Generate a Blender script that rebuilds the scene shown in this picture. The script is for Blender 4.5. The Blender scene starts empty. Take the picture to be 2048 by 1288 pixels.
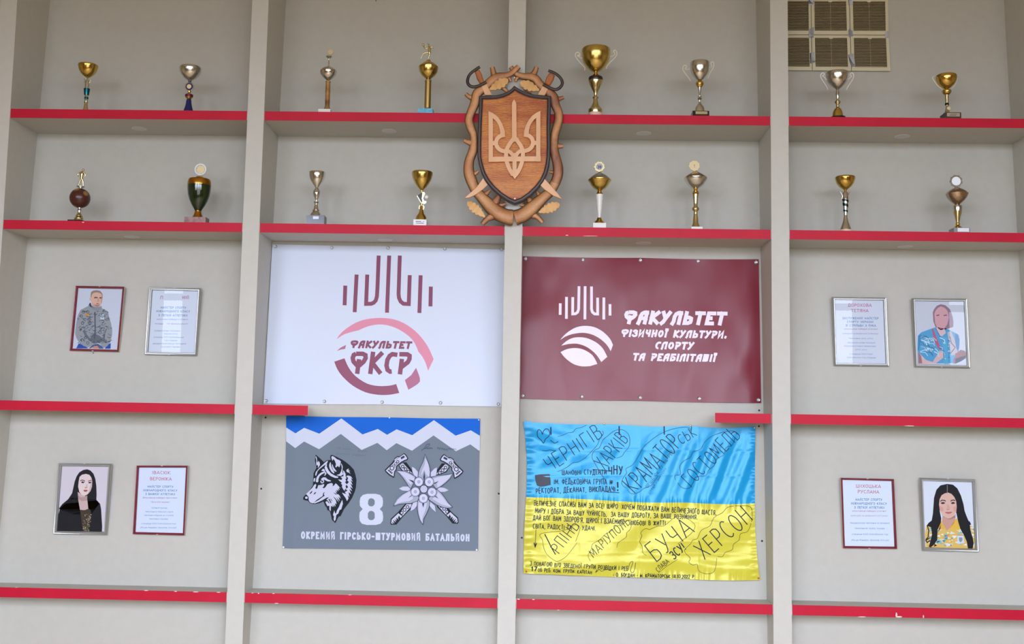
import bpy, math, random
from mathutils import Vector, Matrix
from mathutils.geometry import tessellate_polygon

scene = bpy.context.scene
COL = scene.collection
random.seed(7)

# ------------------------------------------------------------------ camera
S = 1.1                                   # metres per calibration unit
CZ = 1.75                                 # eye height
CAM = Vector((0.05261075 * S, -4.0 * S, CZ))
FPX = 2151.137                            # focal length in pixels of the 2048 px wide frame
PITCH, YAW, ROLL = 0.0958565390, 0.0275050957, -0.0179748533


def _rot(a, b, c):
    rz = Matrix.Rotation(b, 3, 'Z')
    rx = Matrix.Rotation(a, 3, 'X')
    ry = Matrix.Rotation(c, 3, 'Y')
    return rz @ rx @ ry


RC = _rot(PITCH, YAW, ROLL)
cam_data = bpy.data.cameras.new('camera')
cam_data.sensor_fit = 'HORIZONTAL'
cam_data.sensor_width = 36.0
cam_data.lens = FPX / 2048.0 * 36.0
cam_data.clip_start = 0.05
cam_data.clip_end = 200
cam = bpy.data.objects.new('camera', cam_data)
COL.objects.link(cam)
cx_, cy_, cz_ = RC @ Vector((1, 0, 0)), RC @ Vector((0, 0, 1)), RC @ Vector((0, -1, 0))
mw = Matrix.Identity(4)
for i in range(3):
    mw[i][0], mw[i][1], mw[i][2], mw[i][3] = cx_[i], cy_[i], cz_[i], CAM[i]
cam.matrix_world = mw
scene.camera = cam

# ------------------------------------------------------------------ daylight and exposure
scene.view_settings.view_transform = 'Standard'
scene.view_settings.look = 'None'
scene.view_settings.gamma = 1.0
scene.view_settings.use_curve_mapping = False
scene.view_settings.exposure = 0.0
scene.cycles.use_denoising = True
scene.cycles.max_bounces = 8
scene.cycles.diffuse_bounces = 5
scene.cycles.transparent_max_bounces = 12
scene.cycles.sample_clamp_indirect = 6.0
scene.cycles.caustics_reflective = False
scene.cycles.caustics_refractive = False

SKY_STRENGTH = 15.5
world = bpy.data.worlds.new('overcast_sky')
scene.world = world
world.use_nodes = True
wn, wl = world.node_tree.nodes, world.node_tree.links
wn.clear()
w_out = wn.new('ShaderNodeOutputWorld')
w_bg = wn.new('ShaderNodeBackground')
w_tc = wn.new('ShaderNodeTexCoord')
w_sep = wn.new('ShaderNodeSeparateXYZ')
w_ramp = wn.new('ShaderNodeValToRGB')
w_map = wn.new('ShaderNodeMapRange')
w_map.inputs['From Min'].default_value = -0.5
w_map.inputs['From Max'].default_value = 0.5
wl.new(w_tc.outputs['Generated'], w_sep.inputs[0])
wl.new(w_sep.outputs['Z'], w_map.inputs['Value'])
wl.new(w_map.outputs[0], w_ramp.inputs[0])
cr = w_ramp.color_ramp
cr.elements[0].position, cr.elements[0].color = 0.0, (0.10, 0.10, 0.095, 1)
cr.elements[1].position, cr.elements[1].color = 1.0, (0.89, 0.985, 1.21, 1)
e = cr.elements.new(0.47); e.color = (0.25, 0.25, 0.25, 1)
e = cr.elements.new(0.55); e.color = (0.71, 0.79, 0.96, 1)
wl.new(w_ramp.outputs[0], w_bg.inputs['Color'])
w_bg.inputs['Strength'].default_value = SKY_STRENGTH
wl.new(w_bg.outputs[0], w_out.inputs[0])
world.cycles.sampling_method = 'AUTOMATIC'

# the windows of the wall behind the viewer: (x0, x1); they let the sky in
WIN_Y, WIN_Z1 = -5.2, 3.75
WINDOWS = [(-3.6, -3.3, 2.2), (-3.17, -1.75, 2.2), (-1.35, 0.05, .8), (0.3, 1.45, .8), (1.7, 3.02, 2.2), (3.38, 3.48, 2.2), (3.8, 4.15, 2.2)]
for (x0, x1, WIN_Z0) in WINDOWS:
    ld = bpy.data.lights.new('window_portal', 'AREA')
    ld.shape = 'RECTANGLE'
    ld.size, ld.size_y = x1 - x0, WIN_Z1 - WIN_Z0
    ld.cycles.is_portal = True
    lo = bpy.data.objects.new('window_portal', ld)
    lo.location = ((x0 + x1) / 2, WIN_Y - 0.02, (WIN_Z0 + WIN_Z1) / 2)
    lo.rotation_euler = (math.radians(90), 0, 0)
    COL.objects.link(lo)

# ------------------------------------------------------------------ geometry of the shelving wall
M_LEAN = 0.0659254436                      # the niche wall leans back
D0 = 0.154724284 * S


def yback(z):
    return D0 + M_LEAN * (z - CZ)


def ray(px, py):
    v = Vector(((px - 1024.0) / FPX, 1.0, -(py - 644.0) / FPX))
    return RC @ v


def FP(px, py, y=0.0):
    """point of the upright plane at depth y seen at this pixel of the photo"""
    v = ray(px, py)
    return CAM + v * ((y - CAM.y) / v.y)


def BP(px, py, off=0.0):
    """point of the leaning niche wall, off metres in front of it"""
    v = ray(px, py)
    t = (D0 - off - CAM.y) / (v.y - M_LEAN * v.z)
    return CAM + v * t


def ZP(px, py, z):
    v = ray(px, py)
    return CAM + v * ((z - CAM.z) / v.z)


FWD = RC @ Vector((0, 1, 0))


def mpp(p):
    """metres per photo pixel at this point"""
    return (p - CAM).dot(FWD) / FPX


# ------------------------------------------------------------------ materials
MATS = {}


def srgb(c):
    c = c / 255.0
    return c / 12.92 if c <= 0.04045 else ((c + 0.055) / 1.055) ** 2.4


def lin(r, g, b):
    return (srgb(r), srgb(g), srgb(b), 1.0)


def base_mat(name):
    m = bpy.data.materials.new(name)
    m.use_nodes = True
    nt = m.node_tree
    return m, nt.nodes, nt.links, nt.nodes['Principled BSDF']


def solid(name, rgb, rough=0.5, metal=0.0, coat=0.0, spec=0.5):
    if name in MATS:
        return MATS[name]
    m, n, l, b = base_mat(name)
    b.inputs['Base Color'].default_value = lin(*rgb)
    b.inputs['Roughness'].default_value = rough
    b.inputs['Metallic'].default_value = metal
    b.inputs['Specular IOR Level'].default_value = spec
    b.inputs['Coat Weight'].default_value = coat
    MATS[name] = m
    return m


def noise_mat(name, rgb1, rgb2, scale, rough=0.5, bump=0.0, stretch=(1, 1, 1), metal=0.0, detail=4, spec=0.5, lo=0.35, hi=0.65, dist=0.002, coat=0.0):
    if name in MATS:
        return MATS[name]
    m, n, l, b = base_mat(name)
    tc = n.new('ShaderNodeTexCoord'); mp = n.new('ShaderNodeMapping'); nz = n.new('ShaderNodeTexNoise'); rp = n.new('ShaderNodeValToRGB')
    mp.inputs['Scale'].default_value = stretch
    nz.inputs['Scale'].default_value = scale
    nz.inputs['Detail'].default_value = detail
    l.new(tc.outputs['Object'], mp.inputs[0]); l.new(mp.outputs[0], nz.inputs['Vector']); l.new(nz.outputs['Fac'], rp.inputs[0])
    rp.color_ramp.elements[0].position, rp.color_ramp.elements[0].color = lo, lin(*rgb1)
    rp.color_ramp.elements[1].position, rp.color_ramp.elements[1].color = hi, lin(*rgb2)
    l.new(rp.outputs[0], b.inputs['Base Color'])
    b.inputs['Roughness'].default_value = rough
    b.inputs['Metallic'].default_value = metal
    b.inputs['Specular IOR Level'].default_value = spec
    b.inputs['Coat Weight'].default_value = coat
    if bump:
        bp = n.new('ShaderNodeBump'); bp.inputs['Strength'].default_value = bump; bp.inputs['Distance'].default_value = dist
        l.new(nz.outputs['Fac'], bp.inputs['Height']); l.new(bp.outputs[0], b.inputs['Normal'])
    MATS[name] = m
    return m


def ink(r, g, b, rough=0.6):
    return solid('print_%d_%d_%d_%d' % (r, g, b, int(rough * 100)), (r, g, b), rough, spec=0.3)


def glass_mat():
    if 'clear_glass' in MATS:
        return MATS['clear_glass']
    m = bpy.data.materials.new('clear_glass'); m.use_nodes = True
    n, l = m.node_tree.nodes, m.node_tree.links
    n.clear()
    o = n.new('ShaderNodeOutputMaterial'); mx = n.new('ShaderNodeMixShader'); t = n.new('ShaderNodeBsdfTransparent'); g = n.new('ShaderNodeBsdfGlossy'); f = n.new('ShaderNodeFresnel')
    g.inputs['Roughness'].default_value = 0.0
    f.inputs['IOR'].default_value = 1.33
    l.new(f.outputs[0], mx.inputs[0]); l.new(t.outputs[0], mx.inputs[1]); l.new(g.outputs[0], mx.inputs[2]); l.new(mx.outputs[0], o.inputs[0])
    MATS['clear_glass'] = m
    return m


# ------------------------------------------------------------------ mesh builder
ORG = {}


class MB:
    def __init__(self):
        self.v, self.f, self.mi, self.mats = [], [], [], []
        self.scorch = {}

    def slot(self, m):
        if m not in self.mats:
            self.mats.append(m)
        return self.mats.index(m)

    def face(self, pts, m):
        i0 = len(self.v)
        self.v.extend(pts)
        self.f.append(tuple(range(i0, i0 + len(pts))))
        self.mi.append(self.slot(m))

    def quadgrid(self, rows, m, closed_u=False, mfun=None):
        """rows: list of equally long point lists"""
        i0 = len(self.v)
        nr, nc = len(rows), len(rows[0])
        for r in rows:
            self.v.extend(r)
        k = self.slot(m)
        for i in range(nr - 1):
            for j in range(nc if closed_u else nc - 1):
                j2 = (j + 1) % nc
                self.f.append((i0 + i * nc + j, i0 + i * nc + j2, i0 + (i + 1) * nc + j2, i0 + (i + 1) * nc + j))
                self.mi.append(k if mfun is None else self.slot(mfun(i, j)))
        return i0

    def box(self, x0, x1, y0, y1, z0, z1, m, M=None):
        p = [Vector(q) for q in ((x0, y0, z0), (x1, y0, z0), (x1, y1, z0), (x0, y1, z0), (x0, y0, z1), (x1, y0, z1), (x1, y1, z1), (x0, y1, z1))]
        if M is not None:
            p = [M @ q for q in p]
        self.hexa(p, m)

    def hexa(self, p, m):
        i0 = len(self.v)
        self.v.extend(p)
        k = self.slot(m)
        for f in ((0, 3, 2, 1), (4, 5, 6, 7), (0, 1, 5, 4), (1, 2, 6, 5), (2, 3, 7, 6), (3, 0, 4, 7)):
            self.f.append(tuple(i0 + a for a in f)); self.mi.append(k)

    def lathe(self, c, prof, m, seg=28, cap=True):
        """prof: list of (z, r) from top to bottom or back, about the upright axis through c"""
        rows = []
        for (z, r) in prof:
            rows.append([Vector((c.x + max(r, 1e-5) * math.cos(2 * math.pi * k / seg), c.y + max(r, 1e-5) * math.sin(2 * math.pi * k / seg), z)) for k in range(seg)])
        if prof[0][0] > prof[-1][0]:
            rows.reverse()
        self.quadgrid(rows, m, closed_u=True)
        if cap:
            self.face(list(reversed(rows[0])), m)
            self.face(rows[-1], m)

    def tube(self, path, rad, m, seg=10, flat=1.0, cap=True, closed=False):
        """path: 3D points, rad: radius or list; flat scales the depth (y) of the section"""
        n = len(path)
        if not isinstance(rad, (list, tuple)):
            rad = [rad] * n
        rows = []
        for i in range(n):
            if closed:
                d = (path[(i + 1) % n] - path[i - 1]).normalized()
            else:
                d = (path[min(i + 1, n - 1)] - path[max(i - 1, 0)]).normalized()
            a = d.cross(Vector((0, 1, 0)))
            if a.length < 1e-4:
                a = d.cross(Vector((1, 0, 0)))
            a.normalize()
            b = a.cross(d).normalized()
            rows.append([path[i] + a * (rad[i] * math.cos(2 * math.pi * k / seg)) + b * (rad[i] * flat * math.sin(2 * math.pi * k / seg)) for k in range(seg)])
        if closed:
            rows.append(rows[0])
        i0 = self.quadgrid(rows, m, closed_u=True)
        if cap and not closed:
            self.face(list(reversed(rows[0])), m); self.face(rows[-1], m)
        return i0, len(rows), seg

    def ball(self, c, r, m, seg=16, sx=1, sy=1, sz=1):
        rows = []
        nr = max(6, seg // 2)
        for i in range(nr + 1):
            t = math.pi * i / nr
            rows.append([Vector((c.x + sx * r * max(math.sin(t), 1e-4) * math.cos(2 * math.pi * k / seg), c.y + sy * r * max(math.sin(t), 1e-4) * math.sin(2 * math.pi * k / seg), c.z - sz * r * math.cos(t))) for k in range(seg)])
        self.quadgrid(rows, m, closed_u=True)

    def plate(self, front, depth, m, holes=(), back=None, bevel=0.0, m_side=None):
        """front: outline (3D points in one upright plane) extruded by depth along +y; optional rounded front edge"""
        ms = m_side or m
        outl = [front] + [h for h in holes]
        ins = outl
        if bevel:
            ins = [inset3(o, bevel if k == 0 else -bevel) for k, o in enumerate(outl)]
        tris = tessellate_polygon([[Vector((p.x, p.z, 0)) for p in o] for o in ins])
        flat = [p for o in ins for p in o]
        dy = Vector((0, depth, 0))
        i0 = len(self.v)
        self.v.extend(flat)
        k = self.slot(m)
        for t in tris:
            a, b, c = (flat[q] for q in t)
            nn = (b - a).cross(c - a)
            t = tuple(i0 + q for q in t)
            self.f.append(t if nn.y < 0 else t[::-1]); self.mi.append(k)
        kk = self.slot(ms)
        for o, q in zip(outl, ins):
            rings = [q]
            if bevel:
                rings.append([p + Vector((0, bevel, 0)) for p in o])
            rings.append([p + dy for p in o])
            for r0, r1 in zip(rings, rings[1:]):
                j0 = len(self.v)
                self.v.extend(r0); self.v.extend(r1)
                n = len(r0)
                for a in range(n):
                    b = (a + 1) % n
                    self.f.append((j0 + a, j0 + b, j0 + n + b, j0 + n + a)); self.mi.append(kk)

    def build(self, name, parent=None, smooth=40, attr=None, recalc=False):
        me = bpy.data.meshes.new(name)
        org = ORG.get(parent.name, Vector((0, 0, 0))) if parent is not None else Vector((0, 0, 0))
        me.from_pydata([tuple(p - org) for p in self.v], [], self.f)
        for m in self.mats:
            me.materials.append(m)
        me.polygons.foreach_set('material_index', self.mi)
        if smooth:
            me.polygons.foreach_set('use_smooth', [True] * len(self.f))
        if attr is not None:
            a = me.attributes.new('scorch', 'FLOAT', 'POINT')
            a.data.foreach_set('value', [float(attr.get(i, 0.0)) for i in range(len(self.v))])
        if recalc:
            import bmesh
            bm = bmesh.new(); bm.from_mesh(me)
            bmesh.ops.remove_doubles(bm, verts=bm.verts, dist=1e-6)
            bmesh.ops.recalc_face_normals(bm, faces=bm.faces)
            bm.to_mesh(me); bm.free()
        if smooth:
            me.set_sharp_from_angle(angle=math.radians(smooth))
        o = bpy.data.objects.new(name, me)
        COL.objects.link(o)
        if parent is not None:
            o.parent = parent
            ORG[o.name] = org
        return o


def inset3(o, d):
    """moves an outline inward by d (metres) in its x-z plane; d < 0 outward"""
    n = len(o)
    area = sum(o[i].x * o[(i + 1) % n].z - o[(i + 1) % n].x * o[i].z for i in range(n))
    sgn = 1.0 if area > 0 else -1.0
    res = []
    for i in range(n):
        a, b, c = o[i - 1], o[i], o[(i + 1) % n]
        e1 = Vector((b.x - a.x, b.z - a.z)); e2 = Vector((c.x - b.x, c.z - b.z))
        if e1.length < 1e-9 or e2.length < 1e-9:
            res.append(b.copy()); continue
        e1.normalize(); e2.normalize()
        n1 = Vector((-e1.y, e1.x)) * sgn; n2 = Vector((-e2.y, e2.x)) * sgn
        nn = n1 + n2
        if nn.length < 1e-6:
            nn = n1.copy()
        nn.normalize()
        k = d / max(0.35, nn.dot(n1))
        res.append(Vector((b.x + nn.x * k, b.y, b.z + nn.y * k)))
    return res


def tag(o, label, cat, group=None, kind=None):
    o['label'] = label
    o['category'] = cat
    if group:
        o['group'] = group
    if kind:
        o['kind'] = kind
    return o


def struct(o):
    o['kind'] = 'structure'
    return o


def thing(name, loc, label, cat, group=None):
    e = bpy.data.objects.new(name, None)
    e.empty_display_size = 0.05
    e.location = loc
    COL.objects.link(e)
    ORG[e.name] = Vector(loc)
    tag(e, label, cat, group)
    return e


# ------------------------------------------------------------------ flat printed art, traced in photo pixels
class Art:
    """flat shapes on a surface. P(px, py, h) gives the point h metres in front of the surface."""

    def __init__(self, P, mb, step=0.00012, crop=(0, 0, 1)):
        self.P, self.mb, self.step, self.crop = P, mb, step, crop
        self.layer = 1
        self.n = 0

    def up(self, k=1):
        self.layer += k
        return self

    def c(self, p):
        x0, y0, s = self.crop
        return (x0 + p[0] / s, y0 + p[1] / s)

    def raw(self, pts, m, h=None):
        h = self.layer * self.step if h is None else h
        pts = [self.P(x, y, h) for x, y in pts]
        self.mb.face(pts, m)

    def poly(self, pts, m, holes=()):
        loops = [[self.c(p) for p in pts]] + [[self.c(p) for p in hh] for hh in holes]
        tris = tessellate_polygon([[Vector((x, -y, 0)) for x, y in lp] for lp in loops])
        flat = [p for lp in loops for p in lp]
        h = self.layer * self.step
        i0 = len(self.mb.v)
        self.mb.v.extend([self.P(x, y, h) for x, y in flat])
        k = self.mb.slot(m)
        for t in tris:
            a, b, c = (Vector((flat[q][0], -flat[q][1])) for q in t)
            cr_ = (b.x - a.x) * (c.y - a.y) - (b.y - a.y) * (c.x - a.x)
            t = tuple(i0 + q for q in t)
            self.mb.f.append(t if cr_ > 0 else t[::-1]); self.mb.mi.append(k)

    def ell(self, cx, cy, rx, ry, m, n=20, a0=0.0):
        ca, sa = math.cos(a0), math.sin(a0)
        self.poly([(cx + rx * math.cos(2 * math.pi * k / n) * ca - ry * math.sin(2 * math.pi * k / n) * sa,
                    cy + rx * math.cos(2 * math.pi * k / n) * sa + ry * math.sin(2 * math.pi * k / n) * ca) for k in range(n)], m)

    def stroke(self, pts, w, m, closed=False, px=False, maxseg=None):
        """ribbon of width w (crop units) along pts"""
        if not px:
            pts = [self.c(p) for p in pts]
            w = w / self.crop[2]
        if maxseg:
            q = [pts[0]]
            for a, b in zip(pts, pts[1:]):
                L = math.hypot(b[0] - a[0], b[1] - a[1]); k = max(1, int(math.ceil(L / maxseg)))
                for i in range(1, k + 1):
                    q.append((a[0] + (b[0] - a[0]) * i / k, a[1] + (b[1] - a[1]) * i / k))
            pts = q
        L_, R_ = ribbon(pts, w, closed)
        self.n = (self.n + 1) % 12
        h = (self.layer + .075 * self.n) * self.step
        rows = [[self.P(a[0], a[1], h), self.P(b[0], b[1], h)] for a, b in zip(R_, L_)]
        if closed:
            rows.append(rows[0])
        self.mb.quadgrid(rows, m)


def ribbon(pts, w, closed=False):
    n = len(pts)
    L_, R_ = [], []
    for i in range(n):
        if closed:
            a, b, c = pts[i - 1], pts[i], pts[(i + 1) % n]
        else:
            a, b, c = pts[max(i - 1, 0)], pts[i], pts[min(i + 1, n - 1)]
        d1 = Vector((b[0] - a[0], b[1] - a[1])); d2 = Vector((c[0] - b[0], c[1] - b[1]))
        if d1.length < 1e-9: d1 = d2.copy()
        if d2.length < 1e-9: d2 = d1.copy()
        if d1.length < 1e-9: d1 = d2 = Vector((1, 0))
        d1.normalize(); d2.normalize()
        t = d1 + d2
        if t.length < 1e-6: t = d1.copy()
        t.normalize()
        nn = Vector((-t.y, t.x))
        k = w / 2 / max(0.45, nn.dot(Vector((-d1.y, d1.x))))
        L_.append((b[0] + nn.x * k, b[1] + nn.y * k)); R_.append((b[0] - nn.x * k, b[1] - nn.y * k))
    return L_, R_


# ------------------------------------------------------------------ stroke alphabet (cap height 1, baseline 0)
def arc(cx, cy, rx, ry, a0, a1, n=8):
    return [(cx + rx * math.cos(math.radians(a0 + (a1 - a0) * i / n)), cy + ry * math.sin(math.radians(a0 + (a1 - a0) * i / n))) for i in range(n + 1)]


O_ = arc(.33, .5, .31, .5, 90, 450, 16)
C_ = arc(.36, .5, .32, .5, 50, 310, 12)
G = {
    'А': (.70, [[(0, 0), (.35, 1), (.70, 0)], [(.12, .32), (.58, .32)]]),
    'Б': (.62, [[(.56, 1), (.06, 1), (.06, 0), (.36, 0), (.56, .1), (.6, .28), (.56, .46), (.36, .56), (.06, .56)]]),
    'В': (.62, [[(.06, 0), (.06, 1), (.36, 1), (.52, .9), (.52, .64), (.36, .54), (.06, .54)], [(.36, .54), (.6, .42), (.6, .12), (.38, 0), (.06, 0)]]),
    'Г': (.52, [[(.06, 0), (.06, 1), (.52, 1)]]),
    'Д': (.72, [[(.02, -.18), (.02, .04), (.70, .04), (.70, -.18)], [(.12, .04), (.24, 1), (.58, 1), (.58, .04)]]),
    'Е': (.55, [[(.54, 1), (.06, 1), (.06, 0), (.54, 0)], [(.06, .52), (.48, .52)]]),
    'Є': (.60, [C_, [(.06, .5), (.46, .5)]]),
    'Ж': (.90, [[(.45, 0), (.45, 1)], [(.03, 1), (.42, .5), (.02, 0)], [(.87, 1), (.48, .5), (.88, 0)]]),
    'З': (.58, [[(.04, .86), (.16, .98), (.36, 1), (.52, .88), (.52, .66), (.38, .54), (.18, .54)], [(.38, .54), (.57, .4), (.57, .14), (.38, 0), (.16, 0), (.02, .14)]]),
    'И': (.66, [[(.06, 1), (.06, 0), (.60, 1), (.60, 0)]]),
    'Й': (.66, [[(.06, 1), (.06, 0), (.60, 1), (.60, 0)], [(.18, 1.24), (.26, 1.14), (.40, 1.14), (.48, 1.24)]]),
    'І': (.12, [[(.06, 0), (.06, 1)]]),
    'Ї': (.22, [[(.11, 0), (.11, 1)], [(.0, 1.12), (.0, 1.26)], [(.22, 1.12), (.22, 1.26)]]),
    'К': (.62, [[(.06, 0), (.06, 1)], [(.58, 1), (.10, .5), (.62, 0)]]),
    'Л': (.66, [[(0, 0), (.1, .08), (.18, 1), (.60, 1), (.60, 0)]]),
    'М': (.80, [[(.05, 0), (.07, 1), (.40, .25), (.73, 1), (.75, 0)]]),
    'Н': (.66, [[(.06, 0), (.06, 1)], [(.60, 0), (.60, 1)], [(.06, .52), (.60, .52)]]),
    'О': (.66, [O_]),
    'П': (.66, [[(.06, 0), (.06, 1), (.60, 1), (.60, 0)]]),
    'Р': (.58, [[(.06, 0), (.06, 1), (.36, 1), (.54, .9), (.56, .74), (.54, .58), (.36, .47), (.06, .47)]]),
    'С': (.62, [C_]),
    'Т': (.60, [[(0, 1), (.60, 1)], [(.30, 1), (.30, 0)]]),
    'У': (.62, [[(.02, 1), (.33, .38)], [(.60, 1), (.28, .12), (.18, 0), (.04, .02)]]),
    'Ф': (.80, [[(.40, -.04), (.40, 1.04)], arc(.40, .54, .38, .32, 90, 450, 16)]),
    'Х': (.64, [[(.02, 1), (.62, 0)], [(.62, 1), (.02, 0)]]),
    'Ц': (.70, [[(.06, 1), (.06, 0), (.66, 0), (.70, 0), (.70, -.18)], [(.56, 1), (.56, 0)]]),
    'Ч': (.60, [[(.06, 1), (.06, .62), (.16, .48), (.54, .48)], [(.54, 1), (.54, 0)]]),
    'Ш': (.86, [[(.06, 1), (.06, 0), (.80, 0), (.80, 1)], [(.43, 1), (.43, 0)]]),
    'Щ': (.92, [[(.06, 1), (.06, 0), (.90, 0), (.90, -.18)], [(.41, 1), (.41, 0)], [(.78, 1), (.78, 0)]]),
    'Ь': (.60, [[(.06, 1), (.06, 0), (.36, 0), (.56, .1), (.58, .28), (.56, .46), (.36, .56), (.06, .56)]]),
    'Ю': (.92, [[(.06, 0), (.06, 1)], [(.06, .5), (.30, .5)], arc(.60, .5, .29, .5, 90, 450, 16)]),
    'Я': (.60, [[(.54, 0), (.54, 1), (.24, 1), (.06, .9), (.04, .74), (.06, .58), (.24, .47), (.54, .47)], [(.26, .47), (.02, 0)]]),
    '0': (.62, [O_]), '1': (.34, [[(.02, .78), (.22, 1), (.22, 0)]]),
    '2': (.58, [[(.04, .8), (.14, .96), (.34, 1), (.52, .88), (.52, .66), (.04, 0), (.56, 0)]]),
    '3': (.58, [[(.04, .86), (.16, .98), (.36, 1), (.52, .88), (.52, .66), (.38, .54), (.18, .54)], [(.38, .54), (.57, .4), (.57, .14), (.38, 0), (.16, 0), (.02, .14)]]),
    '6': (.58, [[(.5, .9), (.3, 1), (.1, .8), (.05, .4), (.1, .1), (.3, 0), (.5, .1), (.54, .32), (.4, .52), (.2, .52), (.07, .36)]]),
    '7': (.54, [[(.02, 1), (.54, 1), (.2, 0)]]),
    '8': (.58, [arc(.29, .75, .22, .25, 90, 450, 12), arc(.29, .26, .27, .26, 90, 450, 12)]),
    '9': (.58, [[(.06, .1), (.26, 0), (.46, .2), (.51, .6), (.46, .9), (.26, 1), (.08, .9), (.02, .68), (.14, .48), (.36, .48), (.5, .64)]]),
    '.': (.14, [[(.07, 0), (.07, .13)]]), ',': (.16, [[(.10, .12), (.05, -.16)]]), '!': (.14, [[(.07, .28), (.07, 1)], [(.07, 0), (.07, .13)]]),
    '-': (.40, [[(.04, .45), (.36, .45)]]), '/': (.40, [[(.02, -.05), (.38, 1.05)]]), ':': (.14, [[(.07, .1), (.07, .22)], [(.07, .6), (.07, .72)]]),
    "'": (.12, [[(.06, .75), (.06, 1)]]), '"': (.26, [[(.06, .75), (.06, 1)], [(.2, .75), (.2, 1)]]), '№': (.9, [[(.04, 0), (.04, 1), (.46, 0), (.46, 1)], arc(.72, .62, .16, .2, 0, 360, 8), [(.56, .28), (.88, .28)]]),
    '(': (.24, [[(.22, 1.05), (.06, .7), (.06, .3), (.22, -.05)]]), ')': (.24, [[(.02, 1.05), (.18, .7), (.18, .3), (.02, -.05)]]),
}
# the rounded italic display face of the two vinyl banners
GB = dict(G)
GB.update({
    'Ф': (.86, [[(.20, 1), (.62, 1), (.80, .93), (.84, .76), (.74, .56), (.52, .36), (.43, .32), (.34, .36), (.10, .56), (.02, .76), (.06, .93), (.20, 1)], [(.43, 0), (.43, .70)]]),
    'А': (.64, [[(.02, -.06), (.07, .16), (.09, .62), (.18, .88), (.36, 1), (.60, 1)], [(.58, 1), (.58, 0)], [(.10, .42), (.58, .42)]]),
    'Л': (.64, [[(.02, -.06), (.09, .14), (.09, .62), (.18, .88), (.36, 1), (.60, 1)], [(.58, 1), (.58, 0)]]),
    'П': (.64, [[(.04, -.06), (.08, .14), (.08, .66), (.16, .9), (.30, 1), (.60, 1)], [(.58, 1), (.58, 0)]]),
    'Р': (.60, [[(.04, 1), (.40, 1), (.56, .92), (.58, .74), (.50, .56), (.14, .28)], [(.10, 0), (.10, .74)]]),
    'С': (.54, [[(.52, .98), (.34, 1), (.18, .9), (.07, .68), (.06, .36), (.16, .12), (.34, .02), (.44, .03)]]),
    'О': (.62, [arc(.31, .5, .27, .48, 90, 450, 16)]),
    'У': (.60, [[(.03, 1), (.30, .42)], [(.58, 1), (.30, .42), (.16, .08), (.04, -.04)]]),
    'Ц': (.70, [[(.06, 1), (.06, .02), (.62, .02)], [(.34, 1), (.34, .02)], [(.60, 1), (.60, -.02)]]),
    'Ч': (.60, [[(.06, 1), (.06, .64), (.18, .50), (.54, .50)], [(.54, 1), (.54, .08), (.46, -.05)]]),
    'Н': (.64, [[(.06, 0), (.06, 1)], [(.58, 1), (.58, .08), (.5, -.05)], [(.06, .52), (.58, .52)]]),
})


def text_width(txt, font, gap):
    w = 0
    for ch in txt:
        w += (0.42 if ch == ' ' else font.get(ch, font['О'])[0]) + gap
    return w - gap


def write(art, txt, a, b, cap, thick, m, font=None, shear=0.0, gap=0.2, up=None, px=False, serif=0.0, jit=0.0, maxseg=None, outer=0.0):
    """writes txt from a to b (baseline ends, crop units) with this cap height; up: direction of the stems"""
    font = font or G
    if not px:
        a, b = art.c(a), art.c(b); cap /= art.crop[2]; thick /= art.crop[2]
    ext = 0.0
    if outer:                                  # a, b and cap are outer bounds of the bold letters
        d = Vector((b[0] - a[0], b[1] - a[1])); ex = d.normalized(); ey = Vector((ex.y, -ex.x))
        ext = thick / 2
        sh = shear * cap
        a = (a[0] + ex.x * ext + ey.x * ext, a[1] + ex.y * ext + ey.y * ext)
        b = (b[0] - ex.x * (ext + sh) + ey.x * ext, b[1] - ex.y * (ext + sh) + ey.y * ext)
        cap -= thick
        L0 = math.hypot(b[0] - a[0], b[1] - a[1])
        W0 = text_width(txt, font, 0.0)
        ng = len(txt) - 1
        gap = outer * thick * W0 / max(1e-6, L0 - outer * thick * ng)
    W = text_width(txt, font, gap)
    d = Vector((b[0] - a[0], b[1] - a[1]))
    sx = d.length / W
    ex = d.normalized()
    ey = Vector((ex.y, -ex.x)) if up is None else Vector(up).normalized()
    x = 0.0
    rnd = random.Random(len(txt) * 7 + int(a[0]))
    for ch in txt:
        if ch == ' ':
            x += 0.42 + gap; continue
        w, strokes = font.get(ch, font['О'])
        j1, j2 = rnd.uniform(-jit, jit), rnd.uniform(-jit, jit)
        for st in strokes:
            q = []
            for (u, v) in st:
                v2 = v * (1 + j1) + j2 * .6
                uu = (x + u) * sx + shear * v2 * cap
                q.append((a[0] + ex.x * uu + ey.x * v2 * cap, a[1] + ex.y * uu + ey.y * v2 * cap))
            if ext and st[0] != st[-1]:
                for e0, e1 in ((0, 1), (-1, -2)):
                    if st[e0][1] in (0, 1) or st[e0][0] < .05 or st[e0][0] > w - .07:
                        vx, vy = q[e0][0] - q[e1][0], q[e0][1] - q[e1][1]
                        Lv = math.hypot(vx, vy) or 1
                        q[e0] = (q[e0][0] + vx / Lv * ext, q[e0][1] + vy / Lv * ext)
            art.stroke(q, thick, m, px=True, maxseg=maxseg)
            if serif:
                for (u, v), p in ((st[0], q[0]), (st[-1], q[-1])):
                    if v in (0, 1):
                        s2 = serif * cap
                        art.stroke([(p[0] - ex.x * s2, p[1] - ex.y * s2), (p[0] + ex.x * s2, p[1] + ex.y * s2)], thick * .6, m, px=True)
        x += w + gap


_tx = {}


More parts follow.
